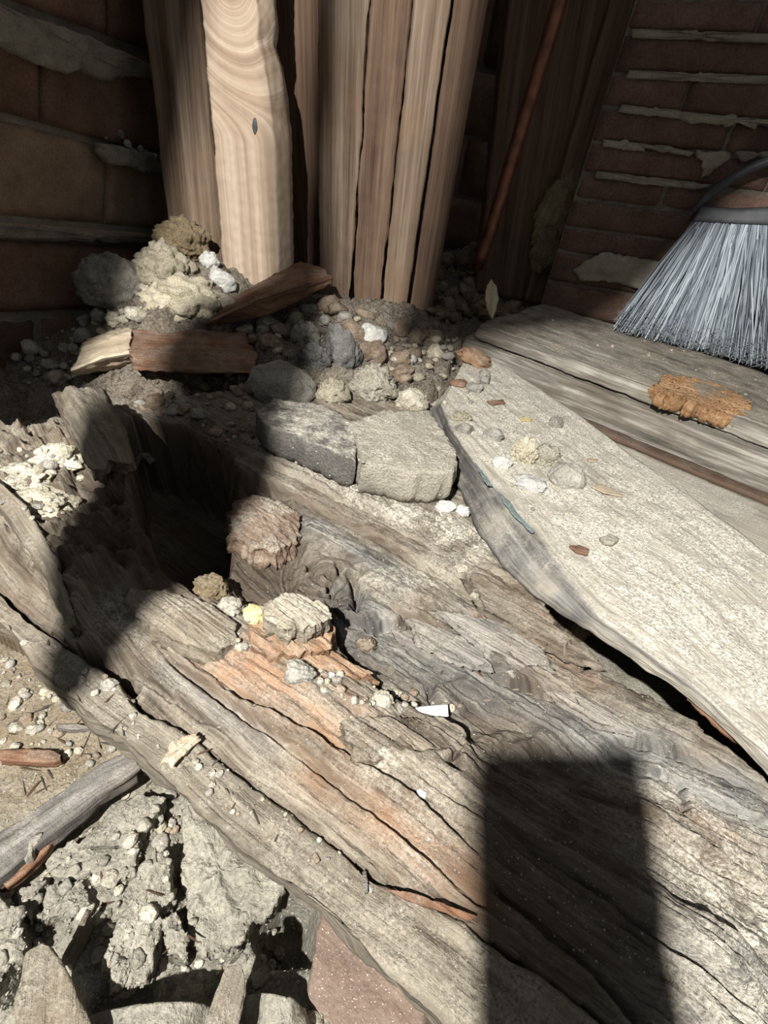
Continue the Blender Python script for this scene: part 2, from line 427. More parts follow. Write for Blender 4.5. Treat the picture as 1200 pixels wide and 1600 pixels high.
def bristle():
    m, nt, b = new_mat('grey_blue_bristle'); N = NB_(nt)
    N.l(N.ramp(N.attr('tone'), [(0.0, (.06, .07, .085)), (.45, (.22, .255, .295)), (1.0, (.48, .53, .58))]), b.inputs['Base Color']); b.inputs['Roughness'].default_value = .5
    return m
M_BRISTLE = bristle()
M_FUZZ = plain('dusty_bristle_tips', (.26, .275, .285), .9, 0, (.16, .168, .175), 120)
M_BLACK = plain('black_plastic', (.04, .043, .046), .45, 0, (.065, .068, .072), 90)
M_PAPER = plain('white_card', (.83, .83, .81), .7, 0, (.79, .79, .77), 30)
M_TEAL = plain('teal_paint', (.07, .11, .115), .85, 0, (.19, .215, .20), 420)
M_YELLOW = stone('yellow_foam', [(0.30, (.40, .32, .12)), (0.48, (.62, .53, .24)), (0.68, (.75, .68, .40))], 60, 420, 1.2, .1)

# ================================================================== STRUCTURE
# ---------------------------------------------------------------- floor
def nonuni(parts):
    out = []
    for a, b, d in parts: out.append(np.arange(a, b, d))
    return np.concatenate(out + [np.array([parts[-1][1]])])
def grid_faces(nx, ny):
    i = np.arange(ny - 1)[:, None] * nx; j = np.arange(nx - 1)[None]
    a = i + j
    return np.stack([a, a + 1, a + nx + 1, a + nx], 2).reshape(-1, 4)
FLZ = -0.10
gx = nonuni([(-1.3, -.42, .04), (-.42, .10, .0022), (.10, .9, .04), (.9, 1.3, .1)])
gy = nonuni([(-.7, -.06, .03), (-.06, .30, .0022), (.30, 1.7, .04)])
XX, YY = np.meshgrid(gx, gy); PF = np.c_[XX.ravel(), YY.ravel()]
p3 = np.c_[PF, np.zeros(len(PF))]
hf = FLZ + 0.010 * fbm(p3 * 14, 4) + 0.0045 * fbm(p3 * 60 + 3, 4, .55, True) + .0022 * fbm(p3 * 210, 3)
smooth_dirt = sstep(poly_dist(PF, pts([(0, 1000), (60, 1090), (110, 1130)], FLZ)[:, :2])[0], .10, .03)
hf = hf * (1 - .75 * smooth_dirt) + FLZ * .75 * smooth_dirt
# the dark hole in the ground beside the clay block
hole = sdf(PF, pts([(395, 1455), (440, 1390), (495, 1400), (485, 1500), (420, 1500)], FLZ)[:, :2])
hf -= .05 * sstep(hole, .006, -.008)
floor = mesh_obj('floor', np.c_[PF, hf], grid_faces(len(gx), len(gy)), M_FLOOR, attrs={'tan': .9 * sstep(poly_dist(PF, pts([(-200, 1000), (0, 1010), (90, 1100), (120, 1130)], FLZ)[:, :2])[0], .10, .03)})
struct(floor, 'grey ground of broken mortar and dirt below the beam')

# ---------------------------------------------------------------- walls of brick
def brick_wall(name, pt, nrm, rows, mats, seed, lab, brick_len=0.2, proud=0.010, gap=0.006, tilt=None):
    """rows: list of (left pixel, right pixel) joint lines top to bottom, lying in the wall plane; bricks sit between them"""
    nrm = np.asarray(nrm, float); nrm /= np.linalg.norm(nrm)
    Lp = [onp(*a, pt, nrm) for a, b in rows]; Rp = [onp(*b, pt, nrm) for a, b in rows]
    return Lp, Rp, nrm
def brick_obj(q, nrm, th, mat, parent, seed, rough=.0016, nu=18, nv=8):
    """q: TL TR BR BL on the wall; a rough brick with a bulging face"""
    q = [np.asarray(x) for x in q]
    U = np.linspace(0, 1, nu); Vv = np.linspace(0, 1, nv)
    lay = []
    def pt(u, v): return (q[0] * (1 - u) + q[1] * u) * (1 - v) + (q[3] * (1 - u) + q[2] * u) * v
    V = []; 
    for v in Vv:
        for u in U: V.append(pt(u, v))
    V = np.array(V)
    uu, vv = np.meshgrid(U, Vv); uu = uu.ravel(); vv = vv.ravel()
    L = np.linalg.norm(q[1] - q[0]); Hh = np.linalg.norm(q[3] - q[0])
    de = np.minimum(np.minimum(uu, 1 - uu) * L, np.minimum(vv, 1 - vv) * Hh)
    rnd = -.005 * (1 - sstep(de, 0, .007))
    V = V + nrm * (th + rnd + rough * fbm(V * 60 + seed, 4) + .002 * fbm(V * 12 + seed, 2))[:, None]
    # skirt back into the wall
    per = list(range(nu)) + [k * nu + nu - 1 for k in range(1, nv)] + [(nv - 1) * nu + k for k in range(nu - 2, -1, -1)] + [k * nu for k in range(nv - 2, 0, -1)]
    base = len(V); Vb = V[per] - nrm * (th + .02); V = np.vstack([V, Vb])
    F = []
    for k in range(nv - 1):
        for j in range(nu - 1):
            a = k * nu + j; F.append((a, a + nu, a + nu + 1, a + 1))
    n = len(per)
    for k in range(n):
        F.append((per[k], per[(k + 1) % n], base + (k + 1) % n, base + k))
    if np.dot(np.cross(q[3] - q[0], q[1] - q[0]), nrm) < 0: F = [tuple(reversed(f)) for f in F]
    return mesh_obj('brick', V, F, mat, parent)
def wall_slab(name, c4, nrm, th, mat):
    c4 = [np.asarray(c) for c in c4]; V = c4 + [c - nrm * th for c in c4]
    F = [(0, 1, 2, 3), (7, 6, 5, 4), (0, 4, 5, 1), (1, 5, 6, 2), (2, 6, 7, 3), (3, 7, 4, 0)]
    if np.dot(np.cross(c4[1] - c4[0], c4[2] - c4[0]), nrm) < 0: F = [tuple(reversed(f)) for f in F]
    return mesh_obj(name, V, F, mat, smooth=False)

# left wall: runs from beside the left stud towards the viewer's left
WLa = dep(252, 300, 0.83); WLb = dep(0, 300, 0.62)
t_ = WLb - WLa; t_[2] = 0; t_ /= np.linalg.norm(t_)
nL = np.array([-t_[1], t_[0], 0]);
if nL @ (CAMP - WLa) < 0: nL = -nL
def wl(u, v): return onp(u, v, WLa, nL)
rowsL = [((-260, -250), (262, -60)), ((-260, -90), (262, 96)), ((-260, 110), (262, 252)), ((-260, 318), (262, 362)), ((-260, 352), (262, 384)), ((-260, 500), (262, 480)), ((-260, 650), (262, 590))]
q4 = [wl(*rowsL[0][0]), wl(*rowsL[0][1]), wl(*rowsL[-1][1]), wl(*rowsL[-1][0])]
q4[0] = q4[0] + [0, 0, .75]; q4[1] = q4[1] + [0, 0, .75]
# stretch both ends so the wall goes on out of the frame and behind the stud
ex = (q4[1] - q4[0]) / np.linalg.norm(q4[1] - q4[0])
q4 = [q4[0], q4[1] + t_ * -.06, q4[2] + t_ * -.06, q4[3]]
wallL = wall_slab('wall_left', [c + nL * .004 for c in q4], nL, .10, M_JOINT)
struct(wallL, 'dark brick wall with thick ragged mortar joints beside the left stud')
for k in range(len(rowsL) - 1):
    (a, b), (c, d) = rowsL[k], rowsL[k + 1]
    A, B, C_, D_ = wl(*a), wl(*b), wl(*d), wl(*c)
    g = (np.array([0, 0, 1.]) * .004)
    A, B, C_, D_ = A - g, B - g, C_ + g, D_ + g
    mt = [M_BRICKD, M_BRICKD, M_BRICKB, M_BRICKB, M_BRICKD, M_BRICKD][k]
    th = [.016, .016, .010, .018, .012, .006][k]
    cuts = [0, .46, 1.0] if k % 2 else [0, .3, .7, 1.0]
    if k == 4: cuts = [0, 1.0]
    for j in range(len(cuts) - 1):
        s, e = cuts[j] + .004, cuts[j + 1] - .004
        brick_obj([A + (B - A) * s, A + (B - A) * e, D_ + (C_ - D_) * e, D_ + (C_ - D_) * s], nL, th, mt, wallL, k * 3.1 + j, nu=30, nv=12)
A0, B0, C0, D0 = [wl(*x) for x in (rowsL[0][0], rowsL[0][1], rowsL[1][1], rowsL[1][0])]
for k in range(6):
    up_ = np.array([0, 0, (k + 1) * .115])
    for s0_, e0_ in ((0.004, .5), (.508, .996)) if k % 2 else ((0.004, .27), (.278, .74), (.748, .996)):
        bt_ = lambda f: A0 + (B0 - A0) * f + up_ - [0, 0, .115]
        brick_obj([bt_(s0_) + [0, 0, .107], bt_(e0_) + [0, 0, .107], bt_(e0_), bt_(s0_)], nL, .014, M_BRICKD, wallL, 40 + k, nu=14, nv=7)
def wall_mortar(px, plane, nrm, th, wall, seed, mat=M_JOINT, lift=.012, edge=.003):
    O = np.array([plane(u, v) + nrm * lift for u, v in px])
    return slab('mortar', O, th, mat, up=nrm, seed=seed, rings=6, M=90, edge=edge, rough=.003, dome=.003, freq=70, parent=wall)
wall_mortar([(-60, -12), (0, 12), (60, 32), (130, 60), (190, 84), (228, 104), (229, 122), (190, 116), (155, 118), (140, 120), (122, 118), (100, 104), (80, 112), (50, 104), (25, 92), (0, 80), (-60, 52)], wl, nL, .020, wallL, 1.0, lift=.024)
wall_mortar([(122, 217), (160, 222), (200, 232), (252, 246), (250, 266), (215, 266), (170, 254), (140, 250)], wl, nL, .018, wallL, 2.0, lift=.032)
wall_mortar([(-40, 346), (60, 352), (180, 362), (255, 366), (255, 378), (150, 376), (70, 372), (-40, 366)], wl, nL, .012, wallL, 3.0, lift=.020)

# right wall
WRa = at(900, 485, 0.06); WRb = at(1210, 556, 0.06)
t2 = WRb - WRa; t2[2] = 0; t2 /= np.linalg.norm(t2)
nR = np.array([-t2[1], t2[0], 0])
if nR @ (CAMP - WRa) < 0: nR = -nR
def wr(u, v): return onp(u, v, WRa, nR)
Lr = [(1010, -95), (1004, -5), (998, 54), (985, 117), (965, 169), (940, 223), (925, 271), (908, 312), (902, 356), (900, 396), (895, 444), (890, 494)]
Rr = [-90, 0, 61, 126, 194, 250, 303, 346, 396, 440, 494, 550]
LP = [wr(*a) for a in Lr]; RP = [wr(1200, b) for b in Rr]
def rowpt(k, m): # m metres right of the wall's left end along the row line
    d = RP[k] - LP[k]; h = np.hypot(d[0], d[1])
    base = LP[k] + d * ((np.dot(WRa - LP[k], t2)) / np.dot(d, t2))
    return base + d * (m / h)
WL0 = -.06
q4 = [rowpt(0, WL0) + [0, 0, .7], rowpt(0, 1.0) + [0, 0, .7], rowpt(11, 1.0) - [0, 0, .12], rowpt(11, WL0) - [0, 0, .12]]
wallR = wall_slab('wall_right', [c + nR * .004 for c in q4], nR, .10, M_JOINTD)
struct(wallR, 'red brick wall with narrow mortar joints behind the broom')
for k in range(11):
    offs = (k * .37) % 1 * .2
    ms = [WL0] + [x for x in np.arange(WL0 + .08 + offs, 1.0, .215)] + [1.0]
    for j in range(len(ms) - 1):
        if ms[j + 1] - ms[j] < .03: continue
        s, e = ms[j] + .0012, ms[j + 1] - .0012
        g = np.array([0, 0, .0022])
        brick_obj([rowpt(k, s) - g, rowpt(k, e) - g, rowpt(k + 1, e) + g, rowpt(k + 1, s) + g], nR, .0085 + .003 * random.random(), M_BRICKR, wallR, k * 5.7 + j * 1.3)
for k in range(9):
    ms = [WL0] + list(np.arange(WL0 + .08 + (k * .61) % 1 * .2, 1.0, .215)) + [1.0]; zz = np.array([0, 0, k * .074 + .003])
    for j in range(len(ms) - 1):
        if ms[j + 1] - ms[j] < .03: continue
        s, e = ms[j] + .0012, ms[j + 1] - .0012
        brick_obj([rowpt(0, s) + zz + [0, 0, .069], rowpt(0, e) + zz + [0, 0, .069], rowpt(0, e) + zz, rowpt(0, s) + zz], nR, .010, M_BRICKR, wallR, 60 + k + j, nu=10, nv=5)
def wrm(px, seed, th=.012, lift=.013): return wall_mortar(px, wr, nR, th, wallR, seed, M_JOINT, lift, .002)
wrm([(1058, 174), (1100, 178), (1150, 184), (1215, 188), (1215, 197), (1182, 194), (1176, 204), (1168, 193), (1140, 192), (1118, 197), (1095, 192), (1075, 195), (1062, 188)], 4.0)
wrm([(1088, 236), (1142, 238), (1138, 250), (1120, 262), (1092, 280), (1098, 262), (1086, 246)], 5.0)
wrm([(1143, 236), (1215, 238), (1215, 248), (1180, 246), (1160, 253), (1148, 245)], 6.0)
wrm([(1060, 284), (1110, 288), (1095, 296), (1072, 295)], 7.0)
wrm([(915, 404), (950, 392), (985, 400), (1040, 408), (1030, 430), (1000, 450), (960, 440), (905, 436), (895, 420)], 8.0, lift=.017)
wrm([(1000, 224), (1050, 232), (1085, 238), (1075, 244), (1050, 240), (1005, 231)], 9.0)
for (u0, u1, k) in [(985, 1200, 2), (980, 1200, 3), (968, 1060, 4), (942, 1000, 5), (930, 1080, 6), (985, 1075, 9)]:
    kk = k; x0 = onp(u0, Lr[kk][1], WRa, nR); s0 = np.dot(x0 - WRa, t2); x1 = onp(u1, Rr[kk], WRa, nR); s1 = np.dot(x1 - WRa, t2)
    O = [rowpt(kk, m) + nR * .012 + np.array([0, 0, .004]) for m in np.linspace(s0, s1, 12)] + [rowpt(kk, m) + nR * .012 - np.array([0, 0, .005]) for m in np.linspace(s1, s0, 12)]
    slab('mortar', np.array(O), .010, M_JOINT, up=nR, seed=k * 1.7, rings=4, M=120, edge=.002, rough=.002, freq=90, parent=wallR)

# back wall behind the studs (oblique, only slivers show)
bA = np.array([-.75, 1.12, 0]); bB = np.array([.40, 1.42, 0])
t3 = (bB - bA) / np.linalg.norm(bB - bA); nB = np.array([t3[1], -t3[0], 0])
wallB = wall_slab('wall_back', [bA + [0, 0, 1.5], bB + [0, 0, 1.5], bB - [0, 0, .15], bA - [0, 0, .15]], nB, .08, M_JOINT)
struct(wallB, 'dark brick wall seen between the studs')
Lb = np.linalg.norm(bB - bA)
for k in range(14):
    z1 = 1.42 - k * .105; z0 = z1 - .097
    ms = [0] + list(np.arange(.12 if k % 2 else .23, Lb, .23)) + [Lb]
    for j in range(len(ms) - 1):
        s, e = ms[j] + .004, ms[j + 1] - .004
        if e - s < .03: continue
        sl = -.25
        brick_obj([bA + t3 * s + [0, 0, z1], bA + t3 * e + [0, 0, z1], bA + t3 * e + [0, 0, z0], bA + t3 * s + [0, 0, z0]], nB, .012, M_BRICKD, wallB, k + j * 2.2, nu=8, nv=5)

# ================================================================== TIMBERS
def post_px(name, TL, TR, BR, BL, y, th, mat, lab, cat='stud', side=(0, 1, 0), na=180, nb=None, **kw):
    """upright timber: front face given by its corner pixels on the plane y = const (leaning as the photo shows)"""
    n = np.array([0, -1.0, 0]); p = np.array([0, y, 0])
    a, b, c, d = [onp(*q, p, n) for q in (TL, TR, BR, BL)]
    # go on above the frame
    a2 = a + (a - d) * 1.3; b2 = b + (b - c) * 1.3
    sd = np.array(side) * th
    o = loft(name, [[d, a2], [c, b2], [c + sd, b2 + sd], [d + sd, a2 + sd]], na, nb or [26, 12, 6, 12], mat, rnd=.10, **kw)
    return tag(o, lab, cat)
def cathedral(V, gs):
    g = gs.copy(); z = V[:, 2]; x = V[:, 0]
    n = np.array([0, -1.0, 0])
    c = onp(365, 60, [0, .80, 0], n); c2 = onp(392, 430, [0, .80, 0], n)
    xc = c[0] + (c2[0] - c[0]) * (z - c[2]) / (c2[2] - c[2])
    tt = x - xc
    psi = (z - 60 * tt * tt) * .42
    wgt = sstep(z, .22, .36)
    g[:, 1] = psi * wgt + tt * .55 * (1 - wgt)
    g[:, 0] = z * .25
    return g
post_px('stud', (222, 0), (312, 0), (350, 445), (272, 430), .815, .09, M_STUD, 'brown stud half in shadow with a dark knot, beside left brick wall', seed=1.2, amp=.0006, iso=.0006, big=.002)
def ragged_right(V):
    return {}
n0 = np.array([0, -1.0, 0]); p0 = np.array([0, .80, 0])
lr = np.array([onp(u, v, p0, n0) for u, v in [(351, 470), (347, 400), (336, 250), (325, 120), (313, 0), (290, -260)]])
rr = np.array([onp(u, v, p0, n0) for u, v in [(437, 470), (435, 420), (431, 300), (428, 215), (421, 150), (411, 96), (400, 62), (404, 30), (399, 0), (396, -120), (392, -260)]])
lr = np.vstack([lr, lr[-1] + (lr[-1] - lr[0]) * .8]); rr = np.vstack([rr, rr[-1] + (lr[-1] - lr[-2])])
sd = np.array([.004, .075, 0])
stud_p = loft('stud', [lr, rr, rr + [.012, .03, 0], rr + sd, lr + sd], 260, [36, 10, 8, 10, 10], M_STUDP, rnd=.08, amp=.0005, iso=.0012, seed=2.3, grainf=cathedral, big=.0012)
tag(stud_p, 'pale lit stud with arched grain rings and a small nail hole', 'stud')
post_px('stud', (398, 0), (512, 0), (512, 470), (430, 470), .955, .05, M_POST, 'dark upright timber set back in the recess beside the pale arched-grain stud', seed=3.3, amp=.001)
post_px('stud', (497, 0), (576, 0), (545, 480), (499, 480), .895, .05, M_STUD, 'slim stud with one bright edge right of the dark recess', seed=4.1, amp=.0007, big=.003, iso=.001)
post_px('stud', (579, 0), (643, 0), (590, 510), (549, 500), .895, .09, M_STUDR, 'streaky dark-brown stud between the bright-edged stud and the grey-faced one', seed=5.7, amp=.0009, big=.003)
post_px('stud', (646, 0), (704, 0), (628, 528), (593, 522), .890, .09, M_STUD, 'grey-faced stud with a split near its foot, standing on the debris', seed=6.2, amp=.0009, big=.0015)
post_px('stud', (708, 0), (763, 0), (668, 522), (634, 528), .915, .09, M_STUDR, 'plain reddish-brown stud with a clean straight edge, right of the grey-faced stud', seed=7.9, amp=.0004)
# dark posts in the corner
post_px('post', (795, 0), (958, 0), (822, 470), (742, 455), 1.06, .10, M_POST, 'broad dark post behind the copper pipe in the corner', 'post', seed=8.1, amp=.0008, big=.002)
post_px('post', (955, 0), (1012, 0), (870, 480), (820, 470), 1.03, .09, M_POST, 'narrow dark post with a pale worn edge next to the right brick wall', 'post', seed=9.4, amp=.0012, big=.002)
# nail hole in the pale stud, split in the grey stud: small parts
def nub(name, u, v, y, rx, rz, mat, par):
    p = onp(u, v, [0, y, 0], n0); th = np.linspace(0, 2 * math.pi, 14)[:-1]
    O = np.array([p + [rx * math.cos(a), 0, rz * math.sin(a)] for a in th])
    return slab(name, O, .002, mat, up=(0, -1, 0), M=28, rings=3, edge=.0006, rough=.0004, parent=par)
nub('nail_hole', 398, 198, .7985, .003, .009, M_BLACK, stud_p)

# copper pipe
def tube(name, P, r, mat, parent=None, seg=12, label=None):
    P = np.asarray(P, float); n = len(P); V = []; F = []
    prev = None
    for i in range(n):
        t = P[min(i + 1, n - 1)] - P[max(i - 1, 0)]; t /= np.linalg.norm(t)
        a = np.cross(t, [0.2, .9, .35]) if prev is None else prev - t * (prev @ t)
        a /= np.linalg.norm(a); prev = a; b = np.cross(t, a)
        rr_ = r[i] if hasattr(r, '__len__') else r
        for k in range(seg):
            an = 2 * math.pi * k / seg; V.append(P[i] + rr_ * (a * math.cos(an) + b * math.sin(an)))
    for i in range(n - 1):
        for k in range(seg):
            F.append((i * seg + k, i * seg + (k + 1) % seg, (i + 1) * seg + (k + 1) % seg, (i + 1) * seg + k))
    F.append(tuple(range(seg))[::-1]); F.append(tuple((n - 1) * seg + k for k in range(seg)))
    return mesh_obj(name, V, F, mat, parent)
pp = [onp(u, v, [0, 1.0, 0], n0) for u, v in [(745, 420), (765, 365), (788, 290), (810, 215), (833, 140), (856, 65), (875, 0), (930, -190)]]
pp.append(pp[-1] + (pp[-1] - pp[0]) * .9)
tag(tube('copper_pipe', resample(pp, 40), .0105, M_COPPER), 'dull copper pipe rising along the dark corner post', 'pipe')

# ---------------------------------------------------------------- ledge timber under the right wall
def lw(u, v, z): return at(u, v, z)
eA = at(748, 505, .06); eB = at(1200, 668, .06); ed = (eB - eA) / np.linalg.norm(eB - eA)
eA2 = eA; eB2 = eB + ed * .55
bk = np.array([-ed[1], ed[0], 0]); bk = bk if bk[1] > 0 else -bk
wav = lambda A, B, n, s, am: np.array([A + (B - A) * k / (n - 1) + bk * am * math.sin(k * 1.7 + s) for k in range(n)])
LD_ = min(bk @ (WRa - eA), bk @ (WRb - eB), bk @ (WRa + t2 * 1.0 - eA)) - .012
ft = wav(eA2, eB2, 14, 0, .002); fm = ft + [0, 0, -.022] - bk * .001; fm2 = fm + [0, 0, -.002] + bk * .006
ledge_top = loft('upper_board', [ft, ft + bk * .10, ft + bk * LD_, ft + bk * LD_ - [0, 0, .022], fm], 150, [18, 14, 3, 14, 8], M_LEDGE, rnd=.05, amp=.0008, iso=.001, seed=3.5, big=.003, rag=.004)
low = wav(eA2 - ed * .02, eB2, 14, 1, .001) + [0, 0, -.026] + bk * .006
ledge_low = loft('face_board', [low, low + bk * .05, low + bk * .05 - [0, 0, .075], low - [0, 0, .075] - bk * .004], 170, [4, 4, 4, 30], M_LEDGE, rnd=.04, amp=.0022, iso=.0008, seed=5.5, fb=70, big=.002)
ledge = empty('ledge_timber', tuple(eA)); adopt(ledge_top, ledge); adopt(ledge_low, ledge)
tag(ledge, 'weathered grey ledge timber with an orange rotten patch, carrying the broom', 'timber')
def ledge_pt(u, v, off=0.0):  # on the front face
    return onp(u, v, eA - bk * off, -bk)
O = pts([(1020, 603), (1040, 588), (1075, 590), (1110, 600), (1150, 612), (1174, 630), (1172, 652), (1150, 650), (1120, 640), (1085, 630), (1055, 620), (1030, 612)], .0605)
rot = slab('rot_patch', O, .02, M_ROT, up=(0, 0, 1), seed=2.2, rings=22, M=200, edge=.003, rough=.0045, dome=-.002, freq=170, grain_dir=ed, fb=220)
adopt(rot, ledge); rot['label'] = 'orange crumbling rot'
# flat grey board and reddish strip below the ledge face
bA_ = at(1000, 728, -.012); bB_ = at(1200, 822, -.012); bd = (bB_ - bA_) / np.linalg.norm(bB_ - bA_)
rA = low[0] * [1, 1, 0] - bk * .026 + [0, 0, -.010]; rB = low[-1] * [1, 1, 0] - bk * .026 + [0, 0, -.010]
red = loft('base_strip', [[rA, rB], [rA + bk * .019, rB + bk * .019], [rA + bk * .019 - [0, 0, .02], rB + bk * .019 - [0, 0, .02]], [rA - [0, 0, .02], rB - [0, 0, .02]]], 90, 6, M_STUDR, seed=1.9, amp=.0008)
tag(red, 'reddish-brown strip of wood along the foot of the ledge timber', 'wood strip')
gA = rA - bk * .003 - [0, 0, .004]; gB = rB - bk * .003 - [0, 0, .004]
gb_ = loft('board', [[gA, gB], [gA - bk * .16, gB - bk * .16], [gA - bk * .16 - [0, 0, .02], gB - bk * .16 - [0, 0, .02]], [gA - [0, 0, .02], gB - [0, 0, .02]]], 120, [20, 4, 8, 4], M_PLANK, seed=4.9, amp=.0007)
tag(gb_, 'dusty grey board lying between the wide plank and the ledge timber', 'board')

# ---------------------------------------------------------------- rotten sill beam (relief surface)
GAP = [(-260, 760), (-120, 845), (0, 905), (60, 958), (110, 992), (150, 1027), (195, 1050), (235, 1098), (310, 1140), (330, 1153), (400, 1205), (480, 1268), (545, 1312), (605, 1358), (680, 1395), (745, 1432), (830, 1490), (930, 1560), (1060, 1650), (1400, 1860)]
OUT = GAP + [(1750, 1650), (1500, 1050), (1150, 880), (1000, 760), (780, 640), (640, 590), (420, 590), (330, 610), (230, 620), (60, 650), (-260, 640)]
O2 = np.array([-.07, .124]); es = np.array([.887, -.462]); et = np.array([.462, .887])
sv = nonuni([(-.36, -.20, .0016), (-.20, .28, .00095), (.28, .52, .003)]); tv = nonuni([(-.03, .20, .0010), (.20, .46, .0016)])
SS, TT = np.meshgrid(sv, tv); s_ = SS.ravel(); t0 = TT.ravel()
PB = O2 + np.outer(s_, es) + np.outer(t0, et)
p2 = lambda l: pts(l)[:, :2]
kn = at(507, 893)[:2]; R0 = .022
dk_ = PB - kn; ks, kt = dk_ @ es, dk_ @ et; rr2 = ks ** 2 + (kt * 1.1) ** 2
rk = np.sqrt(rr2) + 1e-6
psi = np.where(rk > R0, kt * (1 - R0 ** 2 / np.maximum(rr2, R0 ** 2)), 0)
psi = np.where(rk > R0, psi, 0) + (1 - sstep(rk, R0 * .7, R0 * 1.9)) * rk * .9
psi = psi + .004 * fbm(np.c_[s_ * 9, t0 * 14, np.full(len(s_), 2.2)], 3)
GR = np.c_[s_, psi, np.zeros(len(s_))]
h = .006 * fbm(np.c_[s_ * 7, t0 * 22, np.zeros(len(s_))], 3)
h += .0030 * fbm(np.c_[s_ * 10, psi * 120, np.full(len(s_), 4.)], 3, .6, True)
h += .0011 * fbm(np.c_[s_ * 30, psi * 420, np.full(len(s_), 9.)], 2, .6, True)
h += .0012 * fbm(np.c_[s_ * 120, t0 * 120, np.full(len(s_), 1.)], 3)
dg, _, _ = poly_dist(PB, p2(GAP))
h -= .016 * np.exp(-(dg / .011) ** 1.3) + .004
# crest of the front rail and the sunken back layer
rail = p2([(130, 960), (250, 955), (380, 1000), (480, 1085), (620, 1165), (760, 1270), (900, 1370), (1100, 1500)])
dr, sr, _ = poly_dist(PB, rail); h += .010 * np.exp(-(dr / .024) ** 2)
def pocket(px, depth, soft, z=0.0):
    global h
    q = sdf(PB, p2(px)) + .0035 * fbm(np.c_[PB * 70, np.full(len(PB), depth * 99)], 3)
    h = h + depth * sstep(q, soft, -soft)
pocket([(525, 965), (600, 960), (680, 1010), (760, 1080), (830, 1130), (760, 1145), (690, 1118), (600, 1080), (555, 1030)], -.012, .008)
pocket([(520, 955), (545, 990), (600, 1060), (688, 1085), (640, 1092), (580, 1068), (535, 1010)], -.016, .003)
pocket([(205, 655), (290, 668), (358, 708), (366, 780), (353, 868), (318, 925), (262, 890), (228, 830), (210, 760)], -.085, .006)     # hollow
pocket([(366, 742), (430, 752), (475, 800), (470, 865), (440, 935), (372, 935), (350, 880)], -.014, .007)                             # brown rotten pocket
pocket([(120, 990), (160, 1000), (200, 1050), (160, 1035)], -.03, .004)
pocket([(690, 1118), (725, 1112), (760, 1150), (720, 1160)], -.006, .003)
pocket([(400, 640), (720, 800), (690, 830), (480, 760), (360, 700)], .004, .012)                                                     # dust shelf under the brick
pocket([(0, 690), (120, 690), (200, 750), (240, 830), (250, 900), (130, 960), (0, 860), (-150, 760)], .022, .014)                    # raised left chunk
pocket([(850, 930), (900, 900), (1050, 860), (1300, 960), (1500, 1150), (1450, 1330), (1245, 1240), (1045, 1100), (880, 996)], -.100, .0030)                   # gap carved below the plank edge to give its dark shade band
pocket([(745, 1160), (1000, 1165), (1030, 1240), (900, 1235)], -.012, .012)
def seam(px, step, crack, wd, rng_=.02, seed=1.0):
    global h
    Q = p2(px); n = fbm(np.c_[PB * 90, np.full(len(PB), seed)], 3) * .0028
    Pn = PB + np.c_[n, -n * .7]
    d, sd_, fr = poly_dist(Pn, Q)
    tap = sstep(fr, 0, .12) * sstep(1 - fr, 0, .12)
    h = h + tap * (1.15 * step * sd_ * sstep(d, 0, wd * 1.2) * np.exp(-(d / rng_) ** 2) - 1.35 * crack * np.exp(-(d / (wd * 1.15)) ** 2))
seam([(355, 735), (420, 748), (487, 780), (545, 805), (592, 832), (650, 868), (720, 905), (800, 950)], .0020, .009, .0016, seed=1)
seam([(360, 712), (440, 735), (520, 770), (610, 800), (690, 838), (760, 880), (840, 940)], .0022, .004, .0014, seed=2)
seam([(718, 885), (760, 918), (800, 948), (850, 985), (930, 1030)], .0030, .008, .0014, seed=3)
seam([(560, 900), (648, 935), (700, 950), (745, 962), (800, 964), (850, 990), (905, 1030), (940, 1035)], .0035, .009, .0017, seed=4)
seam([(600, 940), (650, 958), (700, 985), (755, 1020), (787, 1050), (840, 1068), (880, 1082), (930, 1112), (985, 1142), (1080, 1175), (1200, 1245)], .0038, .009, .0016, seed=5)
seam([(520, 955), (590, 965), (660, 960), (740, 1000), (765, 1030), (760, 1042)], .0022, .006, .0012, seed=6)
seam([(1010, 1190), (1080, 1218), (1130, 1250), (1160, 1262), (1220, 1290)], .0025, .006, .0012, seed=7)
seam([(680, 1045), (690, 1075), (698, 1095)], .004, .008, .0016, seed=8)
seam([(545, 885), (556, 905), (560, 930), (550, 955)], .001, .012, .0022, seed=9)
seam([(462, 885), (450, 905), (452, 925), (458, 945)], .001, .010, .0018, seed=10)
seam([(465, 916), (495, 920), (519, 919), (517, 898)], .001, .009, .0013, seed=11)
seam([(508, 892), (525, 888), (530, 872)], .001, .009, .0014, seed=12)
seam([(480, 882), (492, 868)], .001, .010, .0016, seed=13)
seam([(498, 950), (520, 930), (530, 950), (560, 962)], .001, .007, .0012, seed=14)
seam([(330, 1060), (420, 1110), (520, 1165), (640, 1240), (760, 1340)], -.0018, .005, .0012, seed=15)
seam([(240, 1000), (330, 1075), (450, 1160), (560, 1240), (700, 1345)], .002, .005, .0011, seed=16)
seam([(560, 1165), (620, 1180), (690, 1182), (735, 1165)], -.004, .006, .0012, seed=17)
seam([(700, 1160), (702, 1190), (704, 1215)], .0005, .010, .0015, seed=18)
seam([(750, 1260), (850, 1330), (960, 1420), (1080, 1510), (1180, 1580)], .003, .006, .0014, seed=19)
seam([(860, 1290), (960, 1350), (1060, 1420), (1200, 1490)], -.003, .006, .0014, seed=20)
seam([(880, 1210), (1000, 1270), (1100, 1340), (1220, 1400)], .0028, .005, .0013, seed=21)
seam([(760, 1370), (850, 1440), (940, 1510), (1040, 1600)], -.004, .010, .0020, seed=22)
seam([(1075, 1215), (1085, 1240), (1078, 1260), (1095, 1290)], .001, .009, .0013, seed=23)
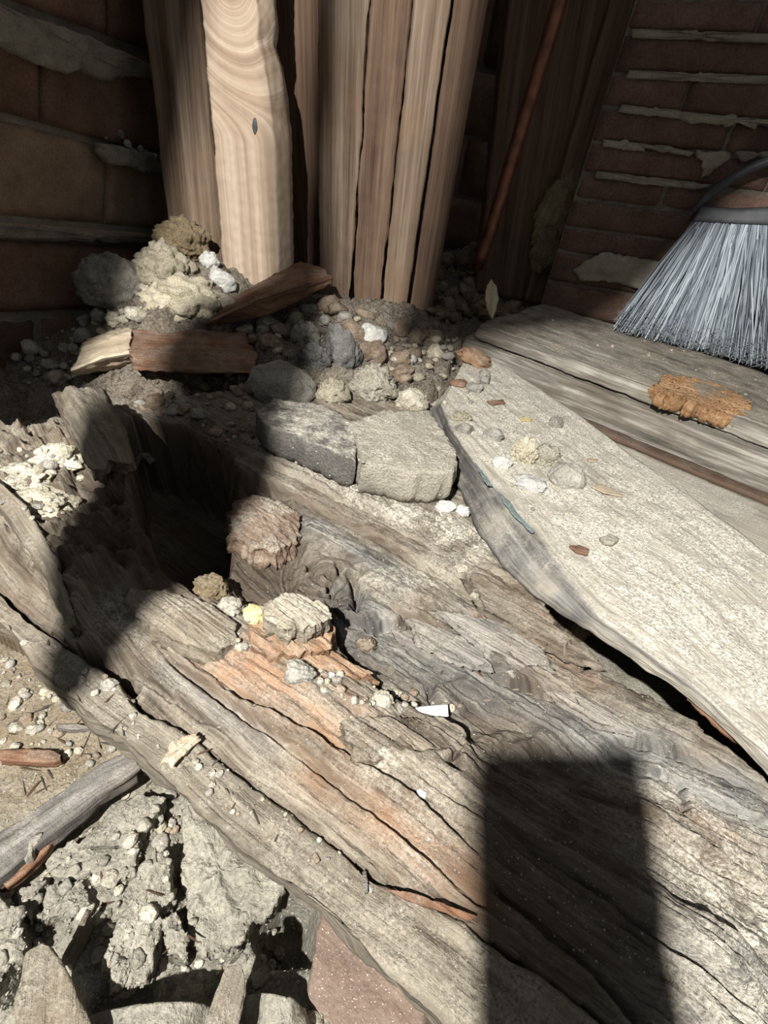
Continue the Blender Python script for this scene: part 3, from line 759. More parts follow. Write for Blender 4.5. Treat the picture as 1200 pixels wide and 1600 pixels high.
seam([(110, 990), (190, 1015), (250, 1060), (340, 1120)], .002, .004, .0012, seed=24)
lch = sstep(sdf(PB, p2([(0, 690), (120, 690), (200, 750), (240, 830), (250, 900), (150, 950), (60, 900), (0, 860), (-150, 760)])), .012, -.012)
h += lch * (.012 * fbm(np.c_[PB * 34, np.full(len(PB), 3.)], 3, .55, True) + .006 * fbm(np.c_[PB * 110, np.full(len(PB), 5.)], 3))
# deeper furrows where the wood is badly weathered
lowr = sstep(poly_dist(PB, p2([(760, 1330), (900, 1430), (1150, 1560)]))[0], .09, .02)
h += lowr * .004 * fbm(np.c_[s_ * 7, t0 * 130, np.full(len(s_), 6.)], 3, .6, True)
# the beam dies away under the debris at the back
bt = p2([(60, 640), (230, 612), (330, 600), (420, 585), (640, 585), (800, 640)])
d_b, s_b, _ = poly_dist(PB, bt); h -= .03 * sstep(d_b * s_b, .0, .05)
ORN = np.zeros(len(PB)); DKN = np.zeros(len(PB)); DUS = np.zeros(len(PB))
def blob(px, wd): return np.exp(-(poly_dist(PB, p2(px))[0] / wd) ** 2)
ORN += 1.0 * blob([(380, 1035), (440, 1085), (540, 1150)], .016) + .95 * blob([(600, 1260), (700, 1340), (760, 1390)], .011) + .6 * blob([(330, 1020), (360, 1035)], .012)
ORN += .7 * blob([(740, 965), (830, 975), (880, 1010)], .008) + 1.1 * blob([(1085, 1265), (1140, 1295), (1200, 1315)], .006) + .5 * blob([(860, 1020), (920, 1060)], .014) + .5 * blob([(470, 1190), (560, 1240)], .008)
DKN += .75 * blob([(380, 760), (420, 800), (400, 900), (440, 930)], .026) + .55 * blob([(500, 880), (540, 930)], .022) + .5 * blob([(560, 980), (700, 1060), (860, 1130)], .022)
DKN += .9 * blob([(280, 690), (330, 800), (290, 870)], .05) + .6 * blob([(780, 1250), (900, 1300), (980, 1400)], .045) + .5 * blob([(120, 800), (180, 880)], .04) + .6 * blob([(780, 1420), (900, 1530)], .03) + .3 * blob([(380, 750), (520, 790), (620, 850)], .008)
DUS += 1.0 * blob([(420, 690), (520, 745), (640, 800), (740, 840)], .016) + .55 * blob([(200, 965), (340, 985)], .014) + .35 * blob([(560, 900), (640, 910), (720, 870)], .02) + .5 * blob([(1120, 1350), (1200, 1420)], .04) + .35 * blob([(600, 1180), (680, 1280)], .02) + .6 * blob([(1120, 1500), (1220, 1560)], .03)
GRY = .95 * blob([(560, 965), (700, 1040), (880, 1120), (1050, 1190), (1200, 1260)], .022) + .8 * blob([(470, 800), (560, 850), (620, 900)], .016) + .5 * blob([(250, 1030), (330, 1090), (420, 1150)], .006) + .6 * blob([(720, 960), (830, 1020)], .012) + .8 * blob([(1080, 1500), (1220, 1590)], .035) + .7 * blob([(200, 940), (330, 985)], .012) + .9 * blob([(540, 920), (560, 960)], .016)
keep = inside(PB, p2(OUT))
Fb = grid_faces(len(sv), len(tv)); Fb = Fb[keep[Fb].all(1)]
used = np.unique(Fb); remap = -np.ones(len(PB), int); remap[used] = np.arange(len(used)); Fb = remap[Fb]
Vb = np.c_[PB, h][used]
# skirt so that the beam is a body, not a skin
ed_ = np.concatenate([Fb[:, [0, 1]], Fb[:, [1, 2]], Fb[:, [2, 3]], Fb[:, [3, 0]]])
key = np.sort(ed_, 1); kk = key[:, 0] * len(Vb) + key[:, 1]; _, inv, cnt = np.unique(kk, return_inverse=True, return_counts=True)
be = ed_[cnt[inv] == 1]; bv = np.unique(be); mp = -np.ones(len(Vb), int); mp[bv] = len(Vb) + np.arange(len(bv))
sk = Vb[bv].copy(); sk[:, 2] = np.minimum(sk[:, 2] - .004, -.085)
Fs = np.stack([be[:, 1], be[:, 0], mp[be[:, 0]], mp[be[:, 1]]], 1)
Vall = np.vstack([Vb, sk]); cat1 = lambda a: np.concatenate([a[used], a[used][bv]])
beam_body = mesh_obj('beam_body', Vall, np.vstack([Fb, Fs]), M_BEAM,
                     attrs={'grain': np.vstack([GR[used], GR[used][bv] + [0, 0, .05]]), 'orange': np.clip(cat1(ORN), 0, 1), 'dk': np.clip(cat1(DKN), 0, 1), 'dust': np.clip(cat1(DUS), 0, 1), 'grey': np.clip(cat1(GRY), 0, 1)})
beam = empty('sill_beam', (0.05, .2, -.085)); adopt(beam_body, beam)
tag(beam, 'huge rotten sill beam with split grey and orange wood, a knot and a dark hollow', 'beam')

# front lath with dust on it, split away from the beam
def shift(P, dx, dz): return np.array([p + np.array([et[0] * dx, et[1] * dx, dz]) for p in P])
g_ = pts(GAP, -.012)
lathlow = pts([(-260, 790), (-130, 880), (0, 975), (70, 1048), (140, 1118), (200, 1160), (250, 1196), (295, 1240), (340, 1285), (400, 1338), (450, 1382), (530, 1445), (600, 1505), (650, 1545), (700, 1592), (760, 1640), (850, 1720), (1300, 2050)], -.016)
gtop = shift(g_, -.0062, -.002)
lath = loft('front_lath', [lathlow, gtop, shift(gtop, .002, -.05), shift(lathlow, .004, -.030)], 420, [22, 5, 6, 10], M_LATH, rnd=.10, amp=.0016, iso=.0014, seed=6.6, big=.004, fb=90)
tag(lath, 'long dusty lath split away from the front edge of the rotten beam', 'lath')

# lit splinter strip at the far left of the beam, torn flap, layer pieces
def beam_piece(name, px, z, th, mat, seed, dome=.003, rough=.0025, gd=None, edge=.001, fb=240, lab=None, up=(0, 0, 1), flare=1.14):
    O = pts(px, z); o = slab(name, O, th, mat, up=up, seed=seed, rings=26, M=230, edge=edge, rough=rough, dome=dome, freq=110, grain_dir=gd if gd is not None else (es[0], es[1], 0), fb=fb, flare=flare)
    adopt(o, beam)
    if lab: o['label'] = lab
    return o
sp_l = pts([(-200, 650, .035), (-60, 745, .03), (0, 795, .028), (60, 880, .018), (108, 984, .0)])
sp_r = pts([(-160, 640, .04), (-20, 735, .038), (40, 790, .034), (90, 880, .022), (118, 975, .004)])
spl = loft('splinter', [sp_l, sp_r, sp_r - [0, 0, .025], sp_l - [0, -.006, .03]], 90, [14, 5, 8, 5], M_LATH, seed=8.8, amp=.0022, fb=120, rnd=.06, rag=.003)
adopt(spl, beam)
beam_piece('knot_lump', [(362, 790), (395, 775), (440, 788), (470, 808), (468, 842), (430, 866), (392, 858), (360, 838)], -.007, .012, M_KNOT, 3.1, .009, .004, flare=1.18, fb=150)
beam_piece('knot_stub', [(386, 972), (420, 952), (470, 948), (512, 960), (524, 985), (515, 1015), (470, 1022), (425, 1026), (392, 1010)], .012, .03, M_RUST, 4.2, .002, .003, lab='orange-brown side of a broken knot', flare=1.05, fb=120)
beam_piece('knot_cap', [(408, 948), (440, 930), (480, 934), (512, 950), (520, 968), (490, 982), (450, 984), (415, 972)], .027, .014, M_PALEK, 4.9, .004, .003, lab='pale torn top of the broken knot', flare=.98)
beam_piece('wood_flake', [(395, 1008), (440, 1012), (505, 1005), (540, 1030), (585, 1052), (560, 1058), (500, 1050), (450, 1042), (400, 1030)], .006, .012, M_RUST, 5.2, .001, .0025)
beam_piece('wood_flake', [(535, 1128), (600, 1118), (680, 1122), (722, 1140), (738, 1165), (690, 1180), (620, 1186), (560, 1186), (545, 1160)], .007, .010, M_BEAM, 6.2, .003, .003, lab='tan wood flake torn along the grain')
beam_piece('wood_flake', [(205, 920), (262, 925), (330, 945), (372, 975), (372, 1005), (335, 1018), (270, 1000), (215, 965), (190, 940)], .009, .012, M_LATH, 7.2, .004, .002, lab='pale dusty flake at the edge of the hollow')
beam_piece('wood_flake', [(735, 905), (770, 925), (830, 955), (900, 1000), (940, 1035), (880, 1020), (820, 990), (760, 950)], .005, .006, M_BEAM, 8.2, .001, .002)
beam_piece('wood_flake', [(860, 1078), (900, 1085), (950, 1112), (985, 1143), (940, 1130), (890, 1105)], .003, .004, M_GREYB, 9.2, .001, .0015)
beam_piece('wood_flake', [(640, 965), (700, 985), (750, 1015), (765, 1040), (720, 1035), (660, 1005)], .002, .004, M_GREYB, 9.9, .001, .002)
beam_piece('wood_flake', [(690, 955), (760, 965), (830, 985), (860, 1040), (800, 1048), (750, 1010)], .001, .004, M_GREYB, 1.4, .001, .002)

# ---------------------------------------------------------------- wide grey plank across the beam
top_l = [(690, 632, .03), (706, 672, .03), (742, 723, .03), (790, 780, .03), (842, 837, .03), (890, 905, .03), (935, 965, .030), (1010, 1020, .030), (1090, 1078, .028), (1150, 1135, .026), (1200, 1180, .024), (1330, 1330, .02)]
bot_l = [(668, 645, .004), (690, 700, .004), (716, 762, .004), (748, 830, .004), (785, 885, .004), (832, 930, .006), (880, 960, .008), (940, 1000, .012), (1030, 1060, .014), (1110, 1120, .014), (1190, 1200, .012), (1310, 1350, .01)]
rgt = [(738, 540, .03), (800, 580, .03), (900, 646, .03), (971, 700, .03), (1087, 783, .03), (1200, 866, .028), (1450, 1050, .02)]
TLp, BLp, RGp = pts(top_l), pts(bot_l), pts(rgt)
TLp, BLp, RGp = [np.vstack([q_, q_[-1] + pl_]) for q_, pl_ in ((TLp, np.array([.24, -.40, -.004])), (BLp, np.array([.24, -.40, -.004])), (RGp, np.array([.16, -.26, -.004])))]
mid = lambda A, B, k, n=40: resample(A, n) * (1 - k) + resample(B, n) * k
def plank_attr(V):
    d, _, _ = poly_dist(V[:, :2], np.vstack([TLp[:, :2]]))
    dx, sx_, _ = poly_dist(V[:, :2], TLp[:, :2])
    bev = np.where(sx_ > 0, -dx, dx)          # positive on the sloping splintered edge
    return {'dust': .6 * sstep(-bev, .006, .05) * (V[:, 2] > .015), 'dk': .45 * sstep(bev, -.004, .004), 'grey': sstep(bev, -.004, .003)}
plank = loft('plank_body', [BLp, TLp, mid(TLp, RGp, .5), RGp, RGp - [0, 0, .028], BLp + [.02, .01, -.006]], 420, [16, 46, 46, 8, 30, 4], M_PLANK, rnd=.05, amp=.0010, iso=.0007, seed=2.9, fa=6, fb=70, big=.002, attrf=plank_attr)
plank_root = empty('wide_plank', tuple(BLp[4])); adopt(plank, plank_root)
tag(plank_root, 'wide pale grey dusty plank lying askew on the rotten beam, edge splintered', 'plank')
# torn brown layer hanging below its edge
tl = pts([(915, 972, .010), (960, 985, .012), (1010, 1030, .013), (1060, 1075, .012), (1110, 1125, .010), (1185, 1188, .006)])
tr = pts([(925, 960, .014), (975, 978, .016), (1035, 1030, .016), (1085, 1080, .015), (1135, 1125, .013), (1200, 1185, .01)])
torn = loft('torn_edge', [tl, tr, tr + [.02, .015, -.004], tl + [.02, .015, -.012]], 110, [10, 8, 8, 4], M_BROWN, seed=3.7, amp=.003, fb=130, iso=.002, rag=.004)
adopt(torn, plank_root); torn['label'] = 'brown torn layer below the plank edge'
def edge_chip(px, z):
    o = slab('paint_chip', pts(px, z), .0008, M_TEAL, seed=z * 99, M=60, rings=3, edge=.0012, rough=.0004); adopt(o, plank_root); o['label'] = 'teal paint remnant'
edge_chip([(778, 768), (796, 784), (812, 806), (836, 832), (830, 832), (806, 808), (788, 786)], .0312)
edge_chip([(742, 722), (758, 742), (770, 760), (762, 758), (748, 738)], .0315)

# ---------------------------------------------------------------- debris mound behind the beam
mx = np.arange(-.85, .62, .0042); my = np.arange(.40, 1.40, .0042)
XX, YY = np.meshgrid(mx, my); PM = np.c_[XX.ravel(), YY.ravel()]
def gb(u, v, z, amp, sx, sy):
    c = at(u, v, z)[:2]; return amp * np.exp(-((PM[:, 0] - c[0]) / sx) ** 2 - ((PM[:, 1] - c[1]) / sy) ** 2)
hm = np.full(len(PM), -.045) + .035 * sstep(PM[:, 1], .5, .62) * sstep(PM[:, 0], -.42, -.25)
hm += gb(285, 435, .05, .085, .11, .12) + gb(180, 480, .04, .05, .14, .12) + gb(560, 500, .02, .045, .16, .12) + gb(490, 560, .01, .028, .10, .09)
hm += gb(735, 420, .05, .09, .10, .16) + gb(840, 440, .05, .07, .08, .14) + gb(330, 560, .03, .0, .10, .08) + gb(650, 540, .0, .02, .09, .08)
hm += gb(40, 560, -.02, -.05, .12, .12) + gb(300, 590, .0, -.035, .12, .07) + gb(420, 500, .03, -.02, .06, .05) + gb(345, 495, .05, -.035, .05, .05)
pm3 = np.c_[PM, hm]
hm += .010 * fbm(pm3 * 26, 3) + .010 * fbm(pm3 * 75, 3, .55, True) + .004 * fbm(pm3 * 190, 2)
# sunk beneath the rigid timbers so they lie clear
dpl = sdf(PM, np.vstack([TLp[:, :2], RGp[::-1, :2]])); hm = np.where(dpl < .02, np.minimum(hm, -.005 + .0 * hm), hm)
dle = (PM - eA[:2]) @ bk[:2]; sle = (PM - eA[:2]) @ ed[:2]
hm = np.where((dle > -.16) & (sle > .03), np.minimum(hm, -.03), hm)
km = np.ones(len(PM), bool)
for p_, n_, c_ in ((WLa, nL, .0), (WRa, nR, .0), (bA, nB, .0)):
    q_ = (PM - p_[:2]) @ n_[:2]; km &= (q_ > -.005) | ((p_ is WRa) & (PM[:, 0] < WRa[0] - .06))
km &= ~((sdf(PM, p2(OUT)) < -.06) & (hm < .0)) & ~(dpl < -.03) & ~((dle > .015) & (sle > .15))
Fm = grid_faces(len(mx), len(my)); Fm = Fm[km[Fm].all(1)]; um = np.unique(Fm); rm = -np.ones(len(PM), int); rm[um] = np.arange(len(um))
mound = mesh_obj('debris_heap', np.c_[PM, hm][um], rm[Fm], M_DIRT)
tag(mound, 'heap of brown crumbled dirt and mortar banked against the studs', 'debris', kind='stuff')

# ================================================================== LUMPS, STONES, CHUNKS
def ico(sub):
    bm = bmesh.new(); bmesh.ops.create_icosphere(bm, subdivisions=sub, radius=1.0)
    V = np.array([v.co[:] for v in bm.verts]); F = np.array([[v.index for v in f.verts] for f in bm.faces]); bm.free(); return V, F
ICO = {k: ico(k) for k in (2, 3, 4, 5)}
def lump_mesh(seed, style, sub=4):
    V, F = ICO[sub]; r = np.random.default_rng(int(seed * 100) + 5)
    if style == 'rock':
        n = r.normal(size=(11, 3)); n /= np.linalg.norm(n, axis=1)[:, None]; d = r.uniform(.72, 1.0, 11)
        dd = V @ n.T; q = np.where(dd > .05, d / np.maximum(dd, .05), 9.0).min(1); q = np.minimum(q, 1.15)
        q = q + .12 * fbm(V * 2.5 + seed, 4) + .09 * fbm(V * 6 + seed, 4, .6, True)
    elif style == 'crumb':
        q = 1 + .30 * fbm(V * 1.6 + seed, 2) + .22 * fbm(V * 4.5 + seed, 4, .6, True) + .06 * fbm(V * 13 + seed, 2)
    elif style == 'fluff':
        q = 1 + .28 * fbm(V * 1.8 + seed, 2) + .17 * fbm(V * 3.2 + seed, 5, .6)
    else:
        q = 1 + .14 * fbm(V * 1.3 + seed, 2) + .05 * fbm(V * 5 + seed, 4)
    return V * q[:, None], F
def at_depth(u, v, k): return CAMP + ray(u, v) * (k / FPX)
def upd(): bpy.context.view_layer.update(); return bpy.context.evaluated_depsgraph_get()
DG = upd()
def hit(u, v):
    d = Vector(ray(u, v)); d.normalize()
    ok, loc, nrm, idx, ob, mw = SC.ray_cast(DG, Vector(CAMP), d)
    return (np.array(loc), np.array(nrm), ob) if ok else (None, None, None)
HERO = []
def hero(name, u, v, w_, h_, mat, style, lab, cat, seed, deepf=.8, tilt=0.0, front=0.0, sub=4, base_v=None, sink=.15, group=None, sub_sub=None):
    """a lump whose outline spans w_ x h_ pixels round (u, v), sitting on what is under its lower edge"""
    bv_ = base_v if base_v is not None else v + h_ * .36
    p, n, ob = hit(u, bv_)
    k = depth_of(p); s = k / FPX
    rw, rh = w_ * s / 2, h_ * s / 2
    k2 = k + rw * deepf * .55 - front
    c = at_depth(u, v, k2)
    V, F = lump_mesh(seed, style, sub)
    V = V - (V.max(0) + V.min(0)) / 2; V = V / ((V.max(0) - V.min(0)) / 2)
    # lump axes: x across the view, z upwards, y in depth
    ax = np.array([math.cos(tilt), 0, math.sin(tilt)]); az = np.array([-math.sin(tilt), 0, math.cos(tilt)]); ay = np.array([0, 1.0, 0])
    W = (np.outer(V[:, 0] * rw, ax) + np.outer(V[:, 1] * rw * deepf, ay) + np.outer(V[:, 2] * rh, az)) * (k2 / k)
    o = mesh_obj(name, W, F, mat); o.location = c
    tag(o, lab, cat, group); HERO.append(o); return o

hero('stone', 183, 445, 108, 100, M_GREYS, 'rock', 'large rounded grey stone leaning against the left brick wall', 'stone', 1.1, sub=5)
hero('mortar_clump', 285, 375, 92, 74, M_FLUFF, 'fluff', 'topmost shaggy grey-brown clump at the foot of the brown stud', 'clump', 1.2, sub=5, base_v=430)
hero('mortar_clump', 258, 420, 100, 92, M_MORTY, 'fluff', 'shaggy yellowish clump beside the large rounded grey stone', 'clump', 1.3, sub=5)
hero('mortar_clump', 292, 470, 150, 84, M_MORTY, 'fluff', 'bright yellowish crumbly clump above the broken brown board', 'clump', 1.4, sub=5)
hero('plaster_lump', 345, 441, 50, 40, M_WHITE, 'rock', 'bright white plaster lump at the foot of the pale stud', 'plaster', 1.5)
hero('plaster_lump', 327, 408, 34, 32, M_WHITE, 'crumb', 'small rough white lump between the shaggy clumps and the brown stud', 'plaster', 1.6, base_v=425)
hero('plaster_lump', 468, 402, 46, 28, M_WHITE, 'crumb', 'white crumbly lump behind the raised end of the brown wood chunk', 'plaster', 1.7, base_v=440)
hero('stone', 443, 604, 106, 74, M_GREYS, 'smooth', 'smooth oval grey-brown stone beside the sooty brick', 'stone', 2.1, sub=5, tilt=-.25)
hero('charred_lump', 492, 566, 56, 70, M_DARKS, 'crumb', 'upright charred dark lump behind the oval stone', 'lump', 2.2, sub=5)
hero('charred_lump', 532, 550, 66, 92, M_DARKS, 'rock', 'charred dark lump with a raised peak next to the white plaster', 'lump', 2.3, sub=5, tilt=.3)
hero('plaster_lump', 582, 527, 46, 42, M_WHITE, 'rock', 'white angular plaster lump in front of the studs', 'plaster', 2.4)
hero('mortar_lump', 585, 603, 86, 74, M_MORT, 'crumb', 'big pale sandy mortar lump above the sooty brick', 'mortar', 2.5, sub=5)
hero('mortar_lump', 521, 613, 58, 50, M_MORTY, 'crumb', 'tan mortar lump between the oval stone and the big pale lump', 'mortar', 2.6)
hero('mortar_lump', 644, 627, 56, 44, M_MORT, 'crumb', 'pale mortar lump at the corner of the wide plank', 'mortar', 2.7)
hero('mortar_lump', 650, 646, 44, 26, M_MORTY, 'crumb', 'flat yellowish mortar lump touching the end of the plank edge', 'mortar', 2.8)
hero('charred_lump', 478, 523, 50, 44, M_GREYS, 'crumb', 'rough grey lump just below the brown wood chunk', 'lump', 2.9)
DG = upd()
hero('mortar_lump', 725, 671, 34, 20, M_GREYS, 'rock', 'grey mortar crumb on the plank near its left corner', 'mortar', 3.1)
hero('mortar_lump', 720, 652, 36, 22, M_MORTY, 'crumb', 'yellowish soft crumb on the plank behind the grey crumb', 'mortar', 3.15)
hero('plaster_lump', 680, 690, 28, 28, M_WHITE, 'rock', 'white chip on top of the sooty brick', 'plaster', 3.2)
hero('mortar_lump', 771, 680, 36, 24, M_GREYS, 'rock', 'grey angular mortar lump alone on the plank', 'mortar', 3.3)
hero('plaster_lump', 784, 724, 34, 26, M_WHITE, 'rock', 'white angular lump at the left of the cluster on the plank', 'plaster', 3.4)
hero('mortar_lump', 820, 706, 44, 58, M_MORTY, 'crumb', 'tall yellowish mortar lump in the cluster on the plank', 'mortar', 3.5, sub=5)
hero('mortar_lump', 852, 714, 52, 46, M_MORT, 'crumb', 'pale mortar lump in the cluster on the plank', 'mortar', 3.6, sub=5)
hero('stone', 886, 746, 62, 48, M_GREYS, 'smooth', 'round grey gritty stone at the end of the cluster on the plank', 'stone', 3.7, sub=5)
hero('plaster_lump', 828, 756, 52, 26, M_WHITE, 'rock', 'flat white chip below the cluster on the plank', 'plaster', 3.8)
hero('mortar_lump', 868, 662, 24, 22, M_GREYS, 'rock', 'small grey crumb on the plank beyond the cluster', 'mortar', 3.9)
hero('mortar_lump', 741, 607, 30, 18, M_GREYS, 'rock', 'grey crumb near the far end of the plank', 'mortar', 4.0)
hero('husk', 742, 562, 72, 30, M_RUST, 'crumb', 'brown husk-like wood fragment on the far end of the plank', 'fragment', 4.1, tilt=-.25)
hero('bark_bit', 716, 600, 30, 14, M_BROWN, 'rock', 'small reddish bark bit on the plank before the brown husk', 'bark', 4.15)
hero('stone', 912, 838, 36, 14, M_PLANK, 'smooth', 'low rounded dusty bump on the wide plank', 'stone', 4.2) if False else None
hero('plaster_lump', 696, 793, 34, 20, M_WHITE, 'rock', 'pale chip in the gap below the sooty brick', 'plaster', 4.3)
hero('plaster_lump', 723, 799, 26, 20, M_WHITE, 'crumb', 'pale crumb between the sooty brick and the plank edge', 'plaster', 4.4)
hero('foam_lump', 400, 962, 40, 40, M_YELLOW, 'crumb', 'yellow foam lump beside the pale knot stub', 'foam', 4.5)
hero('mortar_clump', 330, 918, 56, 46, M_FLUFF, 'fluff', 'tan fluffy clump at the mouth of the dark hollow', 'clump', 4.6)
hero('mortar_lump', 362, 948, 44, 34, M_MORT, 'crumb', 'pale crumbly lump between the tan fluff and the yellow foam', 'mortar', 4.7)
hero('stone', 470, 1053, 52, 44, M_GREYS, 'rock', 'bluish-grey pebble lying on the orange wood', 'stone', 4.8, sub=5)
hero('stone', 518, 1056, 14, 14, M_WHITE, 'smooth', 'tiny white round pebble beside the bluish-grey pebble', 'stone', 4.9)
hero('mortar_lump', 572, 1008, 36, 34, M_BROWNS, 'crumb', 'brown crumb stuck in the slot of the beam', 'mortar', 5.0)
hero('mortar_lump', 598, 1093, 40, 26, M_MORT, 'crumb', 'grey crumb behind the white card scrap', 'mortar', 5.1)
hero('mortar_lump', 722, 888, 28, 18, M_MORT, 'crumb', 'pale crumb at the head of the split in the brown wood', 'mortar', 5.2)
hero('mortar_lump', 742, 932, 18, 18, M_MORT, 'rock', 'small pale crumb on the brown wood below the plank edge', 'mortar', 5.3)
hero('stone', 662, 1238, 24, 18, M_WHITE, 'rock', 'white pebble on the front of the beam', 'stone', 5.4)
hero('stone', 669, 1310, 14, 12, M_GREYS, 'rock', 'little grey pebble on the orange streak of the beam', 'stone', 5.5)
hero('stone', 170, 1072, 28, 22, M_GREYS, 'rock', 'grey pebble on the front lath near its hole', 'stone', 5.6)
hero('mortar_clump', 95, 716, 86, 46, M_MORT, 'fluff', 'grey crumbly clump behind the lit rubble at the far left', 'clump', 5.7, sub=5)
hero('mortar_clump', 40, 748, 96, 50, M_MORT, 'fluff', 'lit pale rubble clump on the left end of the beam', 'clump', 5.8, sub=5)
hero('mortar_clump', 66, 786, 112, 50, M_MORTY, 'fluff', 'lit crumbly clump in front on the left end of the beam', 'clump', 5.9, sub=5)
hero('insulation_tuft', 872, 330, 66, 120, M_FLUFF, 'fluff', 'tan insulation tuft hanging on the narrow dark post', 'insulation', 6.0, deepf=.5, sub=5, base_v=380, tilt=-.1, front=.035)
hero('insulation_tuft', 852, 390, 46, 74, M_FLUFF, 'fluff', 'lower brown insulation tuft under the hanging tan one', 'insulation', 6.1, deepf=.5, sub=5, front=.03)

lp = at_depth(768, 466, depth_of(hit(768, 500)[0]) - .012)
lf = slab('dry_leaf', np.array([onp(u, v, lp, RW[:, 2]) for u, v in [(768, 436), (776, 446), (779, 466), (775, 486), (769, 499), (762, 484), (758, 462), (761, 444)]]), .0015, M_PALEW, up=-RW[:, 2], M=60, rings=6, edge=.0006, rough=.001, dome=.004, grain_dir=(0, 0, 1), fb=200)
tag(lf, 'dry pale leaf standing on end among the dirt clods', 'leaf')
# ---------------------------------------------------------------- sooty brick in two pieces
def brick_bat(name, tpx, zt, th, mat, seed):
    return slab(name, pts(tpx, zt), th, mat, seed=seed, rings=16, M=180, edge=.0012, rough=.0016, dome=.001, freq=120)
br = empty('sooty_brick', tuple(at(560, 760, 0)))
b1 = brick_bat('brick_half', [(560, 698), (545, 662), (600, 640), (672, 640), (690, 668), (716, 716), (712, 738), (690, 742), (640, 738), (590, 728), (563, 724)], .036, .034, M_BAT, 1.0)
b2 = brick_bat('brick_half', [(397, 640), (430, 622), (500, 630), (548, 655), (560, 700), (558, 722), (520, 706), (460, 680), (410, 662)], .033, .031, M_BATD, 2.0)
adopt(b1, br); adopt(b2, br); b1['label'] = 'pale sandy right half'; b2['label'] = 'blackened left half'
tag(br, 'cracked old brick half sooty and half sandy, lying by the plank edge', 'brick')

# ---------------------------------------------------------------- broken wood pieces on the heap
def chunk(name, edges, mat, lab, cat, seed, na=70, nb=14, rag=.006, amp=.002, iso=.0015, **kw):
    o = loft(name, edges, na, nb, mat, seed=seed, rag=rag, amp=amp, iso=iso, rnd=.06, **kw); return tag(o, lab, cat)
def quadpx(l, k): return [at_depth(u, v, kk if kk else k) for u, v, *r in l for kk in [r[0] if r else None]]
T = at_depth
# raised brown chunk
a0, a1 = T(335, 492, .690), T(515, 420, .735); b0, b1_ = T(330, 505, .655), T(505, 452, .705)
chunk('wood_chunk', [[T(322, 508, .665), T(400, 470, .685), T(516, 432, .72)], [T(345, 478, .70), T(420, 432, .735), T(470, 408, .76), T(512, 422, .77)], [T(345, 490, .72), T(420, 450, .755), T(510, 440, .79)], [T(322, 512, .69), T(420, 492, .70), T(516, 446, .735)]], M_BROWN, 'dark-brown broken wood chunk propped up in front of the pale stud', 'wood chunk', 2.6)
chunk('wood_chunk', [[T(207, 578, .60), T(300, 582, .615), T(400, 584, .63)], [T(208, 552, .615), T(300, 552, .63), T(398, 556, .65)], [T(205, 512, .655), T(300, 512, .67), T(385, 520, .69)], [T(205, 560, .68), T(390, 566, .70)]], M_BROWN, 'brown broken board end lying flat below the bright clump', 'wood chunk', 3.6, amp=.0014)
chunk('wood_chunk', [[T(108, 580, .60), T(160, 560, .61), T(207, 552, .62)], [T(128, 545, .615), T(165, 525, .63), T(205, 520, .64)], [T(140, 530, .66), T(205, 508, .68)], [T(110, 590, .63), T(205, 570, .65)]], M_PALEW, 'cream torn wood end lit bright left of the brown board end', 'wood chunk', 4.6, na=40, rag=.004, amp=.003)
ST = lambda l: pts(l)
chunk('timber_stub', [ST([(84, 614, .050), (115, 680, .056), (146, 740, .056)]), ST([(110, 606, .062), (150, 668, .070), (172, 720, .068)]), ST([(160, 608, .055), (190, 670, .060), (208, 724, .056)]), ST([(166, 612, .02), (196, 675, .02), (212, 735, .018)]), ST([(84, 620, .02), (115, 690, .02), (150, 750, .018)])], M_LATH, 'pale broken timber stub with a hollow end beside the dark hollow', 'timber', 5.6, amp=.0014, rag=.008)

# ---------------------------------------------------------------- broom on the ledge
tipA = at(962, 516, .062); tipB = at(1200, 575, .062)
tdir = (tipB - tipA) / np.linalg.norm(tipB - tipA)
bn = np.array([-tdir[1], tdir[0], 0]); bn = bn if bn[1] > 0 else -bn
def bp_(u, v, back): return onp(u, v, tipA + bn * back, -bn)
hA = bp_(1086, 346, .045); hB = bp_(1290, 352, .045)
tipC = tipA + tdir * (np.linalg.norm(tipB - tipA) * 1.75)
V = []; F = []; TONE = []; rb = random.Random(5)
def strand(P, r):
    global V, F
    b0 = len(V); P = np.asarray(P); TONE.extend([rb.random()] * (3 * len(P)))
    for i, p in enumerate(P):
        t = P[min(i + 1, len(P) - 1)] - P[max(i - 1, 0)]; t /= np.linalg.norm(t)
        a = np.cross(t, bn); a /= np.linalg.norm(a); b = np.cross(t, a); ri = r * (1 if i < len(P) - 1 else .6)
        for k in range(3):
            an = k * 2.094 + .5; V.append(p + ri * (a * math.cos(an) + b * math.sin(an)))
    for i in range(len(P) - 1):
        for k in range(3):
            F.append((b0 + i * 3 + k, b0 + i * 3 + (k + 1) % 3, b0 + i * 3 + 3 + (k + 1) % 3, b0 + i * 3 + 3 + k))
NT = 34
for k in range(NT):
    for row in range(3):
        u = (k + .5 + .5 * (row % 2)) / NT
        for j in range(13):
            uu = u + rb.uniform(-.012, .012); u2 = u + rb.gauss(0, .020)
            top = hA + (hB - hA) * uu + bn * (row * .012 - .012 + rb.uniform(-.004, .004)) + [0, 0, .004]
            tip = tipA + (tipC - tipA) * min(1.02, max(-.01, u2)) + bn * (row * .018 + rb.uniform(-.012, .014)) + [0, 0, abs(rb.gauss(0, .004))]
            bow = bn * rb.uniform(-.006, .006) + tdir * rb.gauss(0, .004)
            strand([top, top * .6 + tip * .4 + bow, tip], rb.uniform(.0008, .0016))
broom = empty('broom', tuple(tipA))
bris = mesh_obj('bristles', V, F, M_BRISTLE, attrs={'tone': np.array(TONE)}); bris['kind'] = 'stuff'; adopt(bris, broom)
V = []; F = []
